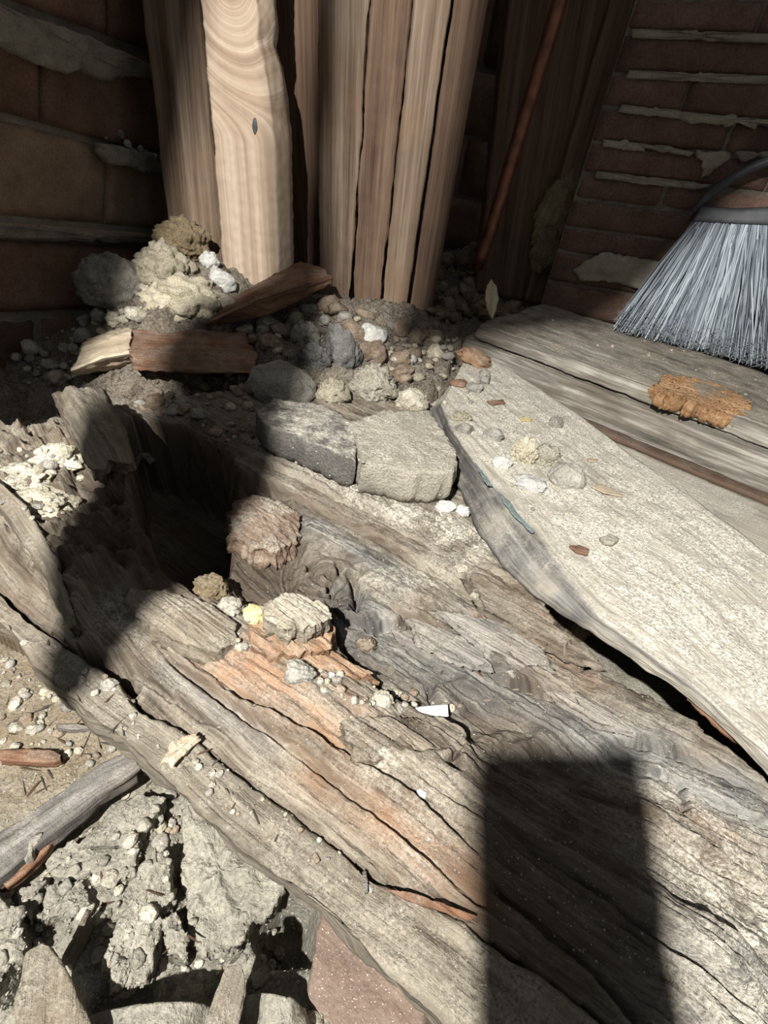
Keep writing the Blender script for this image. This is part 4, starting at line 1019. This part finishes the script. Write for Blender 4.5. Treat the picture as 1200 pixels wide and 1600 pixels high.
for j in range(4200):
    u = rb.random(); p = tipA + (tipC - tipA) * u + bn * rb.uniform(-.016, .05) + [0, 0, .001 + abs(rb.gauss(0, .015))]
    d = np.array([rb.gauss(0, 1), rb.gauss(0, 1), rb.gauss(0, .6)]); d /= np.linalg.norm(d)
    strand([p, p + d * .004 + [0, 0, .001], p + d * .009], .0004)
fz = mesh_obj('bristle_fuzz', V, F, M_FUZZ); fz['kind'] = 'stuff'; fz['label'] = 'dusty frayed bristle tips'; adopt(fz, broom)
hU = np.array([0, 0, 1.0])
h0, h1 = hA - tdir * .006, hB + tdir * .02
hl = lambda a, dz, db: [a + hU * dz + bn * db]
head = loft('head', [np.array([h0 + bn * -.020, h1 + bn * -.020]), np.array([h0 + tdir * .004 + bn * -.016 + hU * .020, h0 + tdir * .05 + bn * -.016 + hU * .024, h1 + bn * -.016 + hU * .030]),
                     np.array([h0 + tdir * .004 + bn * .016 + hU * .020, h0 + tdir * .05 + bn * .016 + hU * .024, h1 + bn * .016 + hU * .030]), np.array([h0 + bn * .020, h1 + bn * .020])], 50, 7, M_BLACK, rnd=.2, amp=0, iso=0.0001)
adopt(head, broom)
arm = [bp_(u, v, .045) for u, v in [(1084, 332), (1098, 314), (1118, 296), (1145, 278), (1172, 263), (1200, 252), (1235, 242), (1275, 236)]]
am = tube('brace', resample(arm, 40), .0065, M_BLACK); adopt(am, broom)
soc = [bp_(u, v, .045) for u, v in [(1262, 330), (1278, 250), (1295, 160), (1330, -30), (1400, -400)]]
sk_ = tube('handle', resample(soc, 20), .012, M_BLACK); adopt(sk_, broom)
tag(broom, 'grey-blue bristled broom with a black plastic head standing on the ledge', 'broom')
DG = upd()

# ---------------------------------------------------------------- white scrap, chips and splinters on the wood
def surf_slab(name, px, th, mat, lab, cat, seed=1.0, lift=.001, tilt=0, edge=.0004, rough=.0004, gd=None, M=60, group=None, fb=None, parent=None):
    P = []
    for u, v in px:
        p, n, ob = hit(u, v); P.append(p)
    P = np.array(P); c = P.mean(0); A = np.c_[P[:, :2], np.ones(len(P))]
    co, *_ = np.linalg.lstsq(A, P[:, 2], rcond=None); co[:2] = np.clip(co[:2], -.35, .35)
    nr = np.array([-co[0], -co[1], 1]); nr /= np.linalg.norm(nr)
    z = (P[:, 2] - (A @ co)).max()
    cc = c + nr * (lift + th + max(0, min(z, .002)))
    Q = np.array([onp(u, v, cc, nr) for u, v in px])
    o = slab(name, Q, th, mat, up=nr, seed=seed, M=M, rings=5, edge=edge, rough=rough, grain_dir=gd, fb=fb, parent=parent)
    if lab: tag(o, lab, cat, group)
    return o
surf_slab('card_scrap', [(630, 1112), (655, 1104), (700, 1100), (701, 1119), (670, 1118), (645, 1116)], .0006, M_PAPER, 'torn scrap of white card lying in the beam slot', 'card', edge=.0001, rough=.0001, lift=.003)
surf_slab('wood_chip', [(890, 852), (905, 851), (922, 858), (918, 866), (900, 862)], .002, M_BROWN, 'small brown bark chip on the middle of the wide plank', 'chip', 2)
surf_slab('wood_chip', [(924, 760), (940, 756), (968, 768), (975, 776), (945, 770)], .0012, M_PALEW, 'thin pale wood shaving on the wide plank beyond the gritty stone', 'chip', 3)
surf_slab('wood_chip', [(760, 626), (786, 624), (790, 630), (768, 632)], .0015, M_BROWN, 'thin dark chip lying on the far part of the plank', 'chip', 4)
surf_slab('wood_chip', [(812, 652), (832, 653), (830, 658), (815, 657)], .001, M_YELLOW, 'yellow sliver on the plank beyond the cluster', 'chip', 5)
surf_slab('wood_chip', [(918, 715), (936, 718), (932, 722), (920, 720)], .001, M_PALEW, 'narrow pale sliver near the right edge of the plank', 'chip', 6)
surf_slab('stone', [(938, 838), (955, 834), (968, 842), (960, 848), (944, 846)], .004, M_SLAB, 'low flat pebble sunk in dust on the wide plank', 'stone', 7)
surf_slab('wood_splinter', [(252, 1192), (262, 1172), (285, 1150), (306, 1143), (312, 1156), (292, 1176), (270, 1196)], .003, M_PALEW, 'tan fibrous splinter lying across the front lath', 'splinter', 8, gd=at(310, 1145) - at(255, 1195), fb=260, rough=.002)
surf_slab('wood_splinter', [(600, 1388), (650, 1396), (700, 1415), (748, 1432), (735, 1440), (690, 1424), (640, 1408)], .003, M_BROWN, 'reddish splinter lying along the end of the lath gap', 'splinter', 9, gd=(es[0], es[1], 0), fb=200, rough=.001)
surf_slab('wood_splinter', [(566, 1362), (572, 1360), (575, 1392), (569, 1396)], .002, M_GREYW, 'short dark splinter standing on the front lath', 'splinter', 10)

# ---------------------------------------------------------------- ground pieces, lower left
def ground_slab(name, px, zt, th, mat, lab, cat, seed, gd=None, fb=None, rough=.0022, edge=.002, dome=.001, group=None, rings=20, M=170, freq=110):
    o = slab(name, pts(px, zt), th, mat, seed=seed, rings=rings, M=M, edge=edge, rough=rough, dome=dome, freq=freq, grain_dir=gd, fb=fb)
    return tag(o, lab, cat, group)
Z = FLZ
ground_slab('mortar_slab', [(125, 1320), (180, 1262), (215, 1240), (255, 1248), (240, 1280), (215, 1300), (215, 1322), (170, 1322)], Z + .016, .02, M_SLAB, 'flat pointed mortar slab with a straight cracked edge beside the grey broken plank', 'mortar slab', 1.1)
ground_slab('mortar_slab', [(65, 1340), (110, 1318), (215, 1328), (210, 1356), (180, 1372), (120, 1372), (75, 1362)], Z + .012, .018, M_SLAB, 'flat oblong mortar slab in front of the pointed one', 'mortar slab', 2.1)
ground_slab('mortar_slab', [(290, 1245), (325, 1262), (350, 1290), (400, 1330), (445, 1378), (425, 1420), (390, 1440), (375, 1480), (330, 1500), (300, 1470), (290, 1420), (285, 1350), (285, 1290)], Z + .010, .02, M_SLAB, 'large flat mortar slab tucked below the front lath', 'mortar slab', 3.1, rough=.004)
ground_slab('mortar_slab', [(222, 1345), (245, 1332), (266, 1350), (262, 1400), (248, 1440), (240, 1490), (228, 1530), (180, 1545), (168, 1490), (175, 1445), (205, 1400)], Z + .022, .024, M_SLAB, 'long tapering mortar slab with ridges running along it', 'mortar slab', 4.1, gd=(at(170, 1540) - at(245, 1340)) * [1, 1, 0], fb=70, rough=.0042)
ground_slab('mortar_slab', [(20, 1395), (55, 1365), (78, 1368), (60, 1400), (45, 1435), (30, 1420)], Z + .014, .018, M_SLAB, 'small triangular mortar slab near the left edge of the ground', 'mortar slab', 5.1)
ground_slab('mortar_slab', [(70, 1430), (78, 1385), (110, 1370), (140, 1395), (145, 1415), (120, 1430), (100, 1432)], Z + .013, .016, M_SLAB, 'rough square mortar slab with a notch below the oblong slab', 'mortar slab', 6.1, rough=.004)
ground_slab('mortar_slab', [(-60, 1400), (0, 1395), (22, 1430), (35, 1470), (20, 1520), (-20, 1560), (-80, 1560)], Z + .025, .03, M_SLAB, 'thick yellowish mortar slab at the left edge of the ground', 'mortar slab', 7.1, rough=.004)
ground_slab('mortar_slab', [(255, 1440), (275, 1420), (290, 1455), (290, 1490), (262, 1490)], Z + .02, .022, M_SLAB, 'small upright mortar lump between the ridged slab and the large slab', 'mortar slab', 8.1, rough=.004)
def plank_px(name, edges, mat, lab, cat, seed, **kw):
    o = loft(name, edges, 110, [14, 5, 8, 5], mat, seed=seed, rnd=.06, **kw); return tag(o, lab, cat)
A = pts([(-40, 1330), (60, 1262), (150, 1200), (205, 1172)], Z + .030); B = pts([(-30, 1395), (70, 1310), (150, 1245), (210, 1205)], Z + .030)
plank_px('broken_plank', [A, B, B - [0, 0, .014], A - [0, 0, .014]], M_GREYW, 'dark grey broken plank lying on the ground below the lath', 'plank', 1.7, amp=.0022, rag=.01, fb=90)
A = pts([(0, 1175), (40, 1170), (85, 1175), (95, 1182)], Z + .01); B = pts([(0, 1186), (40, 1190), (85, 1190), (95, 1186)], Z + .01)
plank_px('wood_stick', [A, B, B - [0, 0, .006], A - [0, 0, .006]], M_BROWN, 'reddish-brown stick lying on the ground by the left edge', 'stick', 2.7, amp=.001)
A = pts([(90, 1132), (120, 1131), (148, 1136)], Z + .008); B = pts([(90, 1138), (120, 1140), (148, 1140)], Z + .008)
plank_px('wood_stick', [A, B, B - [0, 0, .004], A - [0, 0, .004]], M_GREYW, 'thin dark splinter on bare ground beside the lath', 'stick', 3.7, amp=.0006)
A = pts([(-10, 1382), (30, 1350), (65, 1318), (80, 1300)], Z + .022); B = pts([(0, 1392), (40, 1362), (75, 1325), (88, 1304)], Z + .022)
plank_px('wood_stick', [A, B, B - [0, 0, .008], A - [0, 0, .008]], M_BROWN, 'brown splintered stick along the front of the grey broken plank', 'stick', 4.7, amp=.002, rag=.006)
ground_slab('stone', [(36, 1330), (50, 1306), (66, 1302), (62, 1320), (48, 1342), (38, 1345)], Z + .030, .008, M_SLAB, 'flat pale stone chip against the grey broken plank', 'stone', 2.4, M=60, rings=5)
ground_slab('wood_stick', [(95, 1500), (112, 1468), (134, 1424), (138, 1430), (122, 1470), (100, 1505)], Z + .020, .02, M_LATH, 'upright thin wood sliver casting a dark slot in the ground', 'stick', 3.3, M=70, rings=5, gd=(at(138, 1424) - at(95, 1500)), fb=200)
A = pts([(60, 1470), (78, 1478), (110, 1530), (145, 1610), (160, 1660)], Z + .050); A2 = pts([(62, 1472), (38, 1490), (25, 1560), (20, 1610), (15, 1680)], Z + .050)
plank_px('board_end', [A2, A, A - [0, 0, .016], A2 - [0, 0, .016]], M_LATH, 'dusty flat board end poking up from the ground, rounded at its tip', 'board', 5.7, amp=.0008)
# curved dusty shell pieces at the bottom edge
def shell(name, px_a, px_b, z, r_up, mat, lab, cat, seed):
    A = pts(px_a, z); B = pts(px_b, z); rails = []
    for k in range(9):
        a = math.pi * k / 8; t = (1 - math.cos(a)) / 2
        rails.append(resample(A, 24) * (1 - t) + resample(B, 24) * t + np.array([0, 0, r_up * math.sin(a)]))
    inner = [R_ * 1.0 - [0, 0, .005] for R_ in rails[::-1]]
    o = loft(name, rails + inner, 40, 4, mat, seed=seed, amp=.0006, iso=.0016, fb=60); return tag(o, lab, cat)
shell('clay_tile', [(135, 1600), (122, 1680), (110, 1760)], [(345, 1580), (350, 1660), (350, 1740)], Z + .012, .028, M_CLAY if False else M_SLAB, 'curved dusty tile arching out of the ground at the bottom', 'tile', 6.4)
shell('clay_tile', [(385, 1560), (385, 1650), (380, 1740)], [(478, 1580), (490, 1660), (490, 1740)], Z + .008, .020, M_SLAB, 'second curved dusty tile behind the narrow strip', 'tile', 7.4)
A = pts([(352, 1512), (335, 1560), (318, 1612), (300, 1670)], Z + .050); B = pts([(378, 1506), (384, 1530), (372, 1600), (355, 1670)], Z + .050)
plank_px('wood_strip', [A, B, B - [0, 0, .008], A - [0, 0, .008]], M_LATH, 'narrow dusty wood strip lying across the curved tiles', 'wood strip', 8.7, amp=.0006)
# clay block that props the lath
cb0 = [at(497, 1418, -.035), at(660, 1545, -.035), at(668, 1640, -.06), at(470, 1575, -.085)]
c_tl = at(500, 1410, -.04); c_tr = at(655, 1530, -.04)
cdir = (c_tr - c_tl) * [1, 1, 0]; cw = np.linalg.norm(cdir); cdir /= cw; cback = np.array([-cdir[1], cdir[0], 0])
crn = [c_tl, c_tr, c_tr + cback * .05, c_tl + cback * .05]
fl = lambda p, k: (p - (c_tl + c_tr) / 2 - cback * .025) * k * [1, 1, 0]
cfl, cfr = pts([(503, 1395, -.030), (498, 1425, -.040), (486, 1495, -.07), (474, 1568, -.100), (474, 1580, -.112)]), pts([(672, 1530, -.030), (664, 1560, -.040), (660, 1640, -.07), (662, 1720, -.100), (662, 1730, -.112)])
blk = loft('clay_block', [cfl, cfr, cfr + cback * .06, cfl + cback * .06], 50, [30, 12, 20, 12], M_CLAY, rnd=.25, amp=.0003, iso=.0008, seed=4.4)
tag(blk, 'reddish-brown clay block propping the lath above the ground', 'clay block')
DG = upd()

# ---------------------------------------------------------------- scattered crumbs (individuals), in groups
VAR = {}
for st, subd in (('rock', 3), ('crumb', 3), ('fluff', 3), ('smooth', 3)):
    for k in range(5):
        V, F = lump_mesh(20 + k * 1.7, st, subd); V = V / np.abs(V).max()
        VAR[(st, k)] = (V, F)
MESH = {}
def inst(name, st, mat):
    k = random.randrange(5); key_ = (name, st, k, mat.name)
    if key_ not in MESH:
        o = mesh_obj(name, *VAR[(st, k)], mat, link=False); MESH[key_] = o.data
        bpy.data.objects.remove(o)
    o = bpy.data.objects.new(name, MESH[key_]); COL.objects.link(o); return o
MW = {'brown_crumb': 'brown', 'pale_mortar': 'pale', 'sandy_yellow_mortar': 'yellowish', 'grey_stone': 'grey', 'grey_mortar_slab': 'light-grey', 'tan_insulation': 'tan'}
def scatter(poly, n, rmin, rmax, name, kinds, lab, cat, group, pw=2.0, allow=None, sink=.25, flat=(.5, .9)):
    Q = np.array(poly, float); lo_, hi_ = Q.min(0), Q.max(0); c = 0; tries = 0
    new = []
    while c < n and tries < n * 20:
        tries += 1
        u, v = random.uniform(lo_[0], hi_[0]), random.uniform(lo_[1], hi_[1])
        if not inside(np.array([[u, v]]), Q)[0]: continue
        p, nr, ob = hit(u, v)
        if p is None: continue
        if allow and not any(ob.name.startswith(a) for a in allow): continue
        st, mat = random.choice(kinds)
        r = (rmin + (rmax - rmin) * random.random() ** pw) / 2 * depth_of(p) / FPX
        o = inst(name, st, mat); f_ = random.uniform(*flat)
        o.scale = (r * random.uniform(.8, 1.2), r * random.uniform(.7, 1.1), r * f_)
        o.rotation_euler = (random.uniform(-.4, .4), random.uniform(-.4, .4), random.uniform(0, 6.3))
        if nr[2] < 0.2: nr = np.array([0, 0, 1.0])
        o.location = p + nr * r * f_ * (1 - 2 * sink) * .8
        sz = 'large' if r * FPX / depth_of(p) > rmin * .5 + (rmax - rmin) * .2 else 'small'
        adj = sz + ' ' + {'rock': 'angular', 'crumb': 'crumbly', 'fluff': 'shaggy', 'smooth': 'rounded'}[st] + ' ' + MW.get(mat.name, 'grey')
        tag(o, adj + ' ' + lab, cat, group + ', ' + adj); c += 1
K_BR = [('rock', M_BROWNS), ('crumb', M_BROWNS), ('crumb', M_MORTY), ('rock', M_GREYS), ('fluff', M_BROWNS)]
K_PALE = [('rock', M_MORT), ('crumb', M_MORT), ('crumb', M_MORTY), ('rock', M_GREYS)]
scatter([(340, 470), (420, 505), (520, 450), (600, 510), (690, 525), (700, 560), (640, 600), (560, 560), (450, 560), (400, 560), (345, 525)], 90, 10, 46, 'brown_crumb', K_BR, 'crumb on the heap below the grouped studs', 'crumb', 'crumbs on the heap below the studs', allow=['debris'])
scatter([(670, 370), (760, 350), (840, 400), (890, 470), (830, 510), (760, 500), (690, 510), (660, 470)], 80, 10, 44, 'dirt_clod', [('fluff', M_BROWNS), ('crumb', M_BROWNS), ('crumb', M_FLUFF), ('rock', M_BROWNS)], 'dirt clod heaped in the dark corner by the copper pipe', 'clod', 'dirt clods in the corner', allow=['debris'])
scatter([(205, 585), (400, 585), (400, 690), (350, 700), (300, 660), (205, 640)], 60, 8, 34, 'brown_crumb', K_BR, 'crumb below the flat broken board end', 'crumb', 'crumbs below the broken board', allow=['debris', 'beam'])
scatter([(90, 470), (230, 480), (210, 520), (130, 545), (100, 600), (20, 600), (30, 520)], 50, 8, 34, 'mortar_crumb', K_PALE, 'mortar crumb around the foot of the large rounded stone', 'crumb', 'crumbs round the large stone', allow=['debris'])
scatter([(600, 520), (720, 530), (780, 570), (740, 640), (690, 650), (660, 600), (610, 580)], 40, 6, 24, 'mortar_crumb', K_PALE, 'crumb strewn over the far end of the plank', 'crumb', 'crumbs on the far end of the plank', allow=['debris', 'plank'])
scatter([(700, 640), (900, 680), (960, 790), (900, 860), (780, 760), (720, 690)], 30, 4, 10, 'mortar_crumb', K_PALE, 'grain around the cluster on the plank', 'crumb', 'tiny crumbs on the plank', allow=['plank'])
scatter([(470, 1040), (600, 1070), (720, 1100), (730, 1120), (600, 1110), (500, 1085)], 36, 6, 22, 'mortar_crumb', K_PALE + [('rock', M_BROWNS)], 'crumb caught in the slot by the white card scrap', 'crumb', 'crumbs in the beam slot', allow=['beam', 'wood'])
scatter([(360, 940), (400, 985), (400, 1020), (350, 1010)], 10, 8, 20, 'mortar_crumb', K_PALE, 'crumb beside the pale knot stub', 'crumb', 'crumbs by the knot stub')
scatter([(0, 700), (120, 700), (130, 790), (60, 820), (0, 790)], 34, 8, 26, 'mortar_crumb', K_PALE, 'crumb on the lit left end of the beam', 'crumb', 'crumbs on the left beam end')
scatter([(20, 990), (120, 1010), (240, 1120), (420, 1235), (600, 1380), (560, 1400), (380, 1290), (240, 1170), (100, 1080)], 46, 5, 18, 'mortar_crumb', K_PALE + [('rock', M_BROWNS)], 'crumb in the dust of the front lath', 'crumb', 'crumbs on the front lath', allow=['front'])
scatter([(740, 600), (760, 700), (430, 690), (480, 760), (740, 850)], 24, 4, 12, 'mortar_crumb', K_PALE, 'crumb around the sooty brick', 'crumb', 'crumbs round the brick', allow=['beam', 'brick'])
scatter([(860, 480), (1000, 500), (1200, 600), (1200, 640), (900, 530), (820, 510)], 20, 3, 9, 'mortar_crumb', K_PALE, 'grain on top of the ledge before the broom', 'crumb', 'crumbs on the ledge', allow=['upper'])
scatter([(0, 1010), (110, 1110), (250, 1210), (330, 1300), (250, 1330), (170, 1240), (0, 1180)], 80, 6, 26, 'ground_pebble', K_PALE + [('rock', M_BROWNS), ('smooth', M_GREYS)], 'pebble on the ground between the lath and the grey broken plank', 'pebble', 'pebbles beside the lath', allow=['floor'])
scatter([(0, 1400), (120, 1330), (270, 1250), (300, 1400), (420, 1440), (480, 1540), (380, 1560), (250, 1530), (100, 1480), (0, 1600)], 110, 7, 30, 'ground_pebble', [('rock', M_SLAB), ('rock', M_SLAB), ('rock', M_GREYS), ('crumb', M_MORT)], 'pebble among the mortar slabs on the ground', 'pebble', 'pebbles among the slabs', allow=['floor', 'mortar'])
scatter([(540, 1560), (600, 1550), (680, 1600), (560, 1600), (470, 1600)], 12, 14, 40, 'ground_pebble', [('crumb', M_MORT), ('rock', M_SLAB)], 'pebble at the foot of the clay block', 'pebble', 'pebbles by the clay block', allow=['floor'])
# small stones on the mortar ledge of the left wall
for (u, v, s) in [(186, 210, 16), (165, 214, 8), (200, 224, 14), (220, 232, 12), (243, 244, 10)]:
    p, nr, ob = hit(u, v + s * .4)
    if p is not None:
        o = inst('mortar_crumb', 'rock', M_GREYS); r = s / 2 * depth_of(p) / FPX; o.scale = (r, r, r); o.location = at_depth(u, v, depth_of(p) - r * .3)
        tag(o, 'small stone resting on the mortar lip of the left wall', 'stone', 'stones on the mortar lip')

def sticks(poly, n, l0, l1, mats, lab, cat, group, allow):
    Q = np.array(poly, float); lo_, hi_ = Q.min(0), Q.max(0); c = 0; tr_ = 0
    while c < n and tr_ < n * 20:
        tr_ += 1
        u, v = random.uniform(lo_[0], hi_[0]), random.uniform(lo_[1], hi_[1])
        if not inside(np.array([[u, v]]), Q)[0]: continue
        p, nr, ob = hit(u, v)
        if p is None or not any(ob.name.startswith(a) for a in allow): continue
        mt = random.choice(mats); o = inst('wood_splinter', 'rock', mt); s_ = depth_of(p) / FPX
        L_ = random.uniform(l0, l1) / 2 * s_; o.scale = (L_, random.uniform(2.0, 4.5) / 2 * s_, 2.2 / 2 * s_)
        o.rotation_euler = (random.uniform(-.2, .2), random.uniform(-.25, .25), random.uniform(0, 3.2)); o.location = p + np.array([0, 0, 1.2 * s_])
        w_ = {'broken_brown_wood': 'brown', 'grey_splinter_wood': 'dark-grey', 'pale_torn_wood': 'pale'}[mt.name]
        tag(o, w_ + ' ' + lab, cat, group + ', ' + w_); c += 1
WM = [M_BROWN, M_GREYW, M_PALEW]
sticks([(0, 1010), (110, 1110), (250, 1210), (280, 1290), (170, 1300), (0, 1230)], 26, 18, 60, WM, 'splinter on the ground between the lath and the grey broken plank', 'splinter', 'ground splinters', ['floor'])
sticks([(0, 1400), (120, 1340), (270, 1250), (300, 1400), (420, 1440), (380, 1540), (100, 1480)], 16, 16, 44, WM, 'splinter strewn among the mortar slabs', 'splinter', 'splinters among the slabs', ['floor', 'mortar'])
sticks([(20, 990), (120, 1010), (240, 1120), (420, 1235), (700, 1440), (640, 1440), (380, 1290), (240, 1170), (100, 1080)], 14, 12, 40, WM, 'splinter lying in the dust of the front lath', 'splinter', 'splinters on the lath', ['front'])
sticks([(560, 900), (900, 1000), (1000, 1150), (760, 1120), (560, 960)], 14, 12, 40, WM, 'splinter lying on the split grey wood of the beam', 'splinter', 'splinters on the beam', ['beam', 'wood'])
sticks([(600, 520), (720, 530), (640, 600), (450, 560), (345, 525), (420, 505)], 14, 12, 36, WM, 'splinter on the heap below the grouped studs', 'splinter', 'splinters on the heap', ['debris'])

# fine grit nobody could count, lying on beam and plank
DG = upd()
gv = []; gf = []; tet = np.array([[1, 1, 1], [1, -1, -1], [-1, 1, -1], [-1, -1, 1]]) * .6
def grit(poly, n, rmin, rmax, allow):
    Q = np.array(poly, float); lo_, hi_ = Q.min(0), Q.max(0); c = 0
    for _ in range(n):
        u, v = random.uniform(lo_[0], hi_[0]), random.uniform(lo_[1], hi_[1])
        if not inside(np.array([[u, v]]), Q)[0]: continue
        p, nr, ob = hit(u, v)
        if p is None or not any(ob.name.startswith(a) for a in allow): continue
        r = random.uniform(rmin, rmax); b0 = len(gv)
        M3 = np.array(Matrix.Rotation(random.uniform(0, 6), 3, (random.random(), random.random(), random.random() + .01)))
        for q in tet @ M3.T * r * [1, 1, .7]: gv.append(p + q + nr * r * .2)
        gf.extend([(b0, b0 + 1, b0 + 2), (b0, b0 + 3, b0 + 1), (b0, b0 + 2, b0 + 3), (b0 + 1, b0 + 3, b0 + 2)])
grit([(380, 640), (760, 640), (1000, 800), (1200, 1000), (1200, 1600), (760, 1440), (330, 1150), (0, 900), (200, 950), (380, 1000)], 3600, .0003, .0009, ['beam', 'plank', 'wood'])
grit([(0, 970), (330, 1150), (760, 1440), (760, 1600), (700, 1590), (250, 1195), (0, 985)], 2500, .0004, .001, ['front'])
grit([(0, 1010), (250, 1210), (480, 1420), (480, 1560), (0, 1600)], 3500, .0005, .0014, ['floor', 'mortar'])
gm = mesh_obj('grit', gv, gf, M_SLAB, smooth=False)
tag(gm, 'fine sandy grit strewn over beam, lath, plank and ground', 'grit', kind='stuff')

# ---------------------------------------------------------------- added unseen boards behind the viewer, shaped to shade the lamp's light
def batten(name, a, b, wdir, w_, th, lab, cat, seed):
    a, b, wdir = map(lambda x: np.asarray(x, float), (a, b, wdir)); wdir = wdir / np.linalg.norm(wdir) * w_ / 2
    ax = (b - a) / np.linalg.norm(b - a); nn = np.cross(ax, wdir); nn = nn / np.linalg.norm(nn) * th / 2
    o = loft(name, [[a - wdir - nn, b - wdir - nn], [a + wdir - nn, b + wdir - nn], [a + wdir + nn, b + wdir + nn], [a - wdir + nn, b - wdir + nn]], 90, [8, 4, 8, 4], M_STUD, seed=seed, amp=.0016, iso=.001, big=.004)
    return tag(o, lab, cat)
YB = -.10
shade_root = empty('shade_boards', (-.45, YB, FLZ))
def crooked(left, right, seed):
    L_ = np.array([(x, YB, z) for x, z in left]); R_ = np.array([(x, YB, z) for x, z in right]); b_ = np.array([0, -.018, 0])
    return adopt(loft('shade_board', [L_, R_, R_ + b_, L_ + b_], 160, [8, 3, 8, 3], M_STUD, seed=seed, amp=.0010, iso=.0010, big=.002), shade_root)
crooked([(-.186, .37), (-.194, .40), (-.202, .44), (-.211, .495), (-.217, .52), (-.226, .545), (-.216, .562), (-.203, .574), (-.203, .63), (-.197, .80), (-.196, .90)],
        [(-.182, .37), (-.176, .40), (-.170, .44), (-.170, .48), (-.177, .54), (-.188, .58), (-.1945, .62), (-.188, .80), (-.186, .90)], 1.0)
crooked([(-.60, FLZ), (-.50, .40), (-.44, .63), (-.40, .90)], [(-.42, FLZ), (-.300, .33), (-.252, .49), (-.243, .56), (-.226, .63), (-.205, .72), (-.20, .90)], 2.0)
crooked([(-.163, .568), (-.132, .578), (-.104, .606), (-.080, .642), (0, .660), (.46, .68)], [(-.158, .90), (-.12, .90), (-.09, .90), (-.06, .90), (.0, .90), (.46, .90)], 3.0)
crooked([(.44, FLZ), (.44, .90)], [(.50, FLZ), (.50, .90)], 4.0)
crooked([(-.60, .885), (.52, .885)], [(-.60, .96), (.52, .96)], 5.0).name = 'shade_rail'
tag(shade_root, 'broken board partition with a pointed hanging board, standing behind the viewpoint', 'blocker')
tgt = lambda q, k: LAMP + (np.append(np.asarray(q)[:2], 0) - LAMP) * k
Lr_ = np.array([[.075, -.11, -.03], tgt(at(752, 1600), .62), tgt(at(748, 1172), .47)]); Rr_ = np.array([[.165, -.12, -.03], tgt(at(1040, 1480), .60), tgt(at(1004, 1172), .47)])
bb_ = np.array([-.002, -.012, 0.0])
tag(loft('shadow_board', [Lr_, Rr_, Rr_ + bb_, Lr_ + bb_], 90, [10, 3, 10, 3], M_STUD, seed=3.0, amp=.0006, iso=.0006), 'short board leaning up from the near end of the beam', 'board')  # unseen board added in the phone's place to cast its shadow on the beam
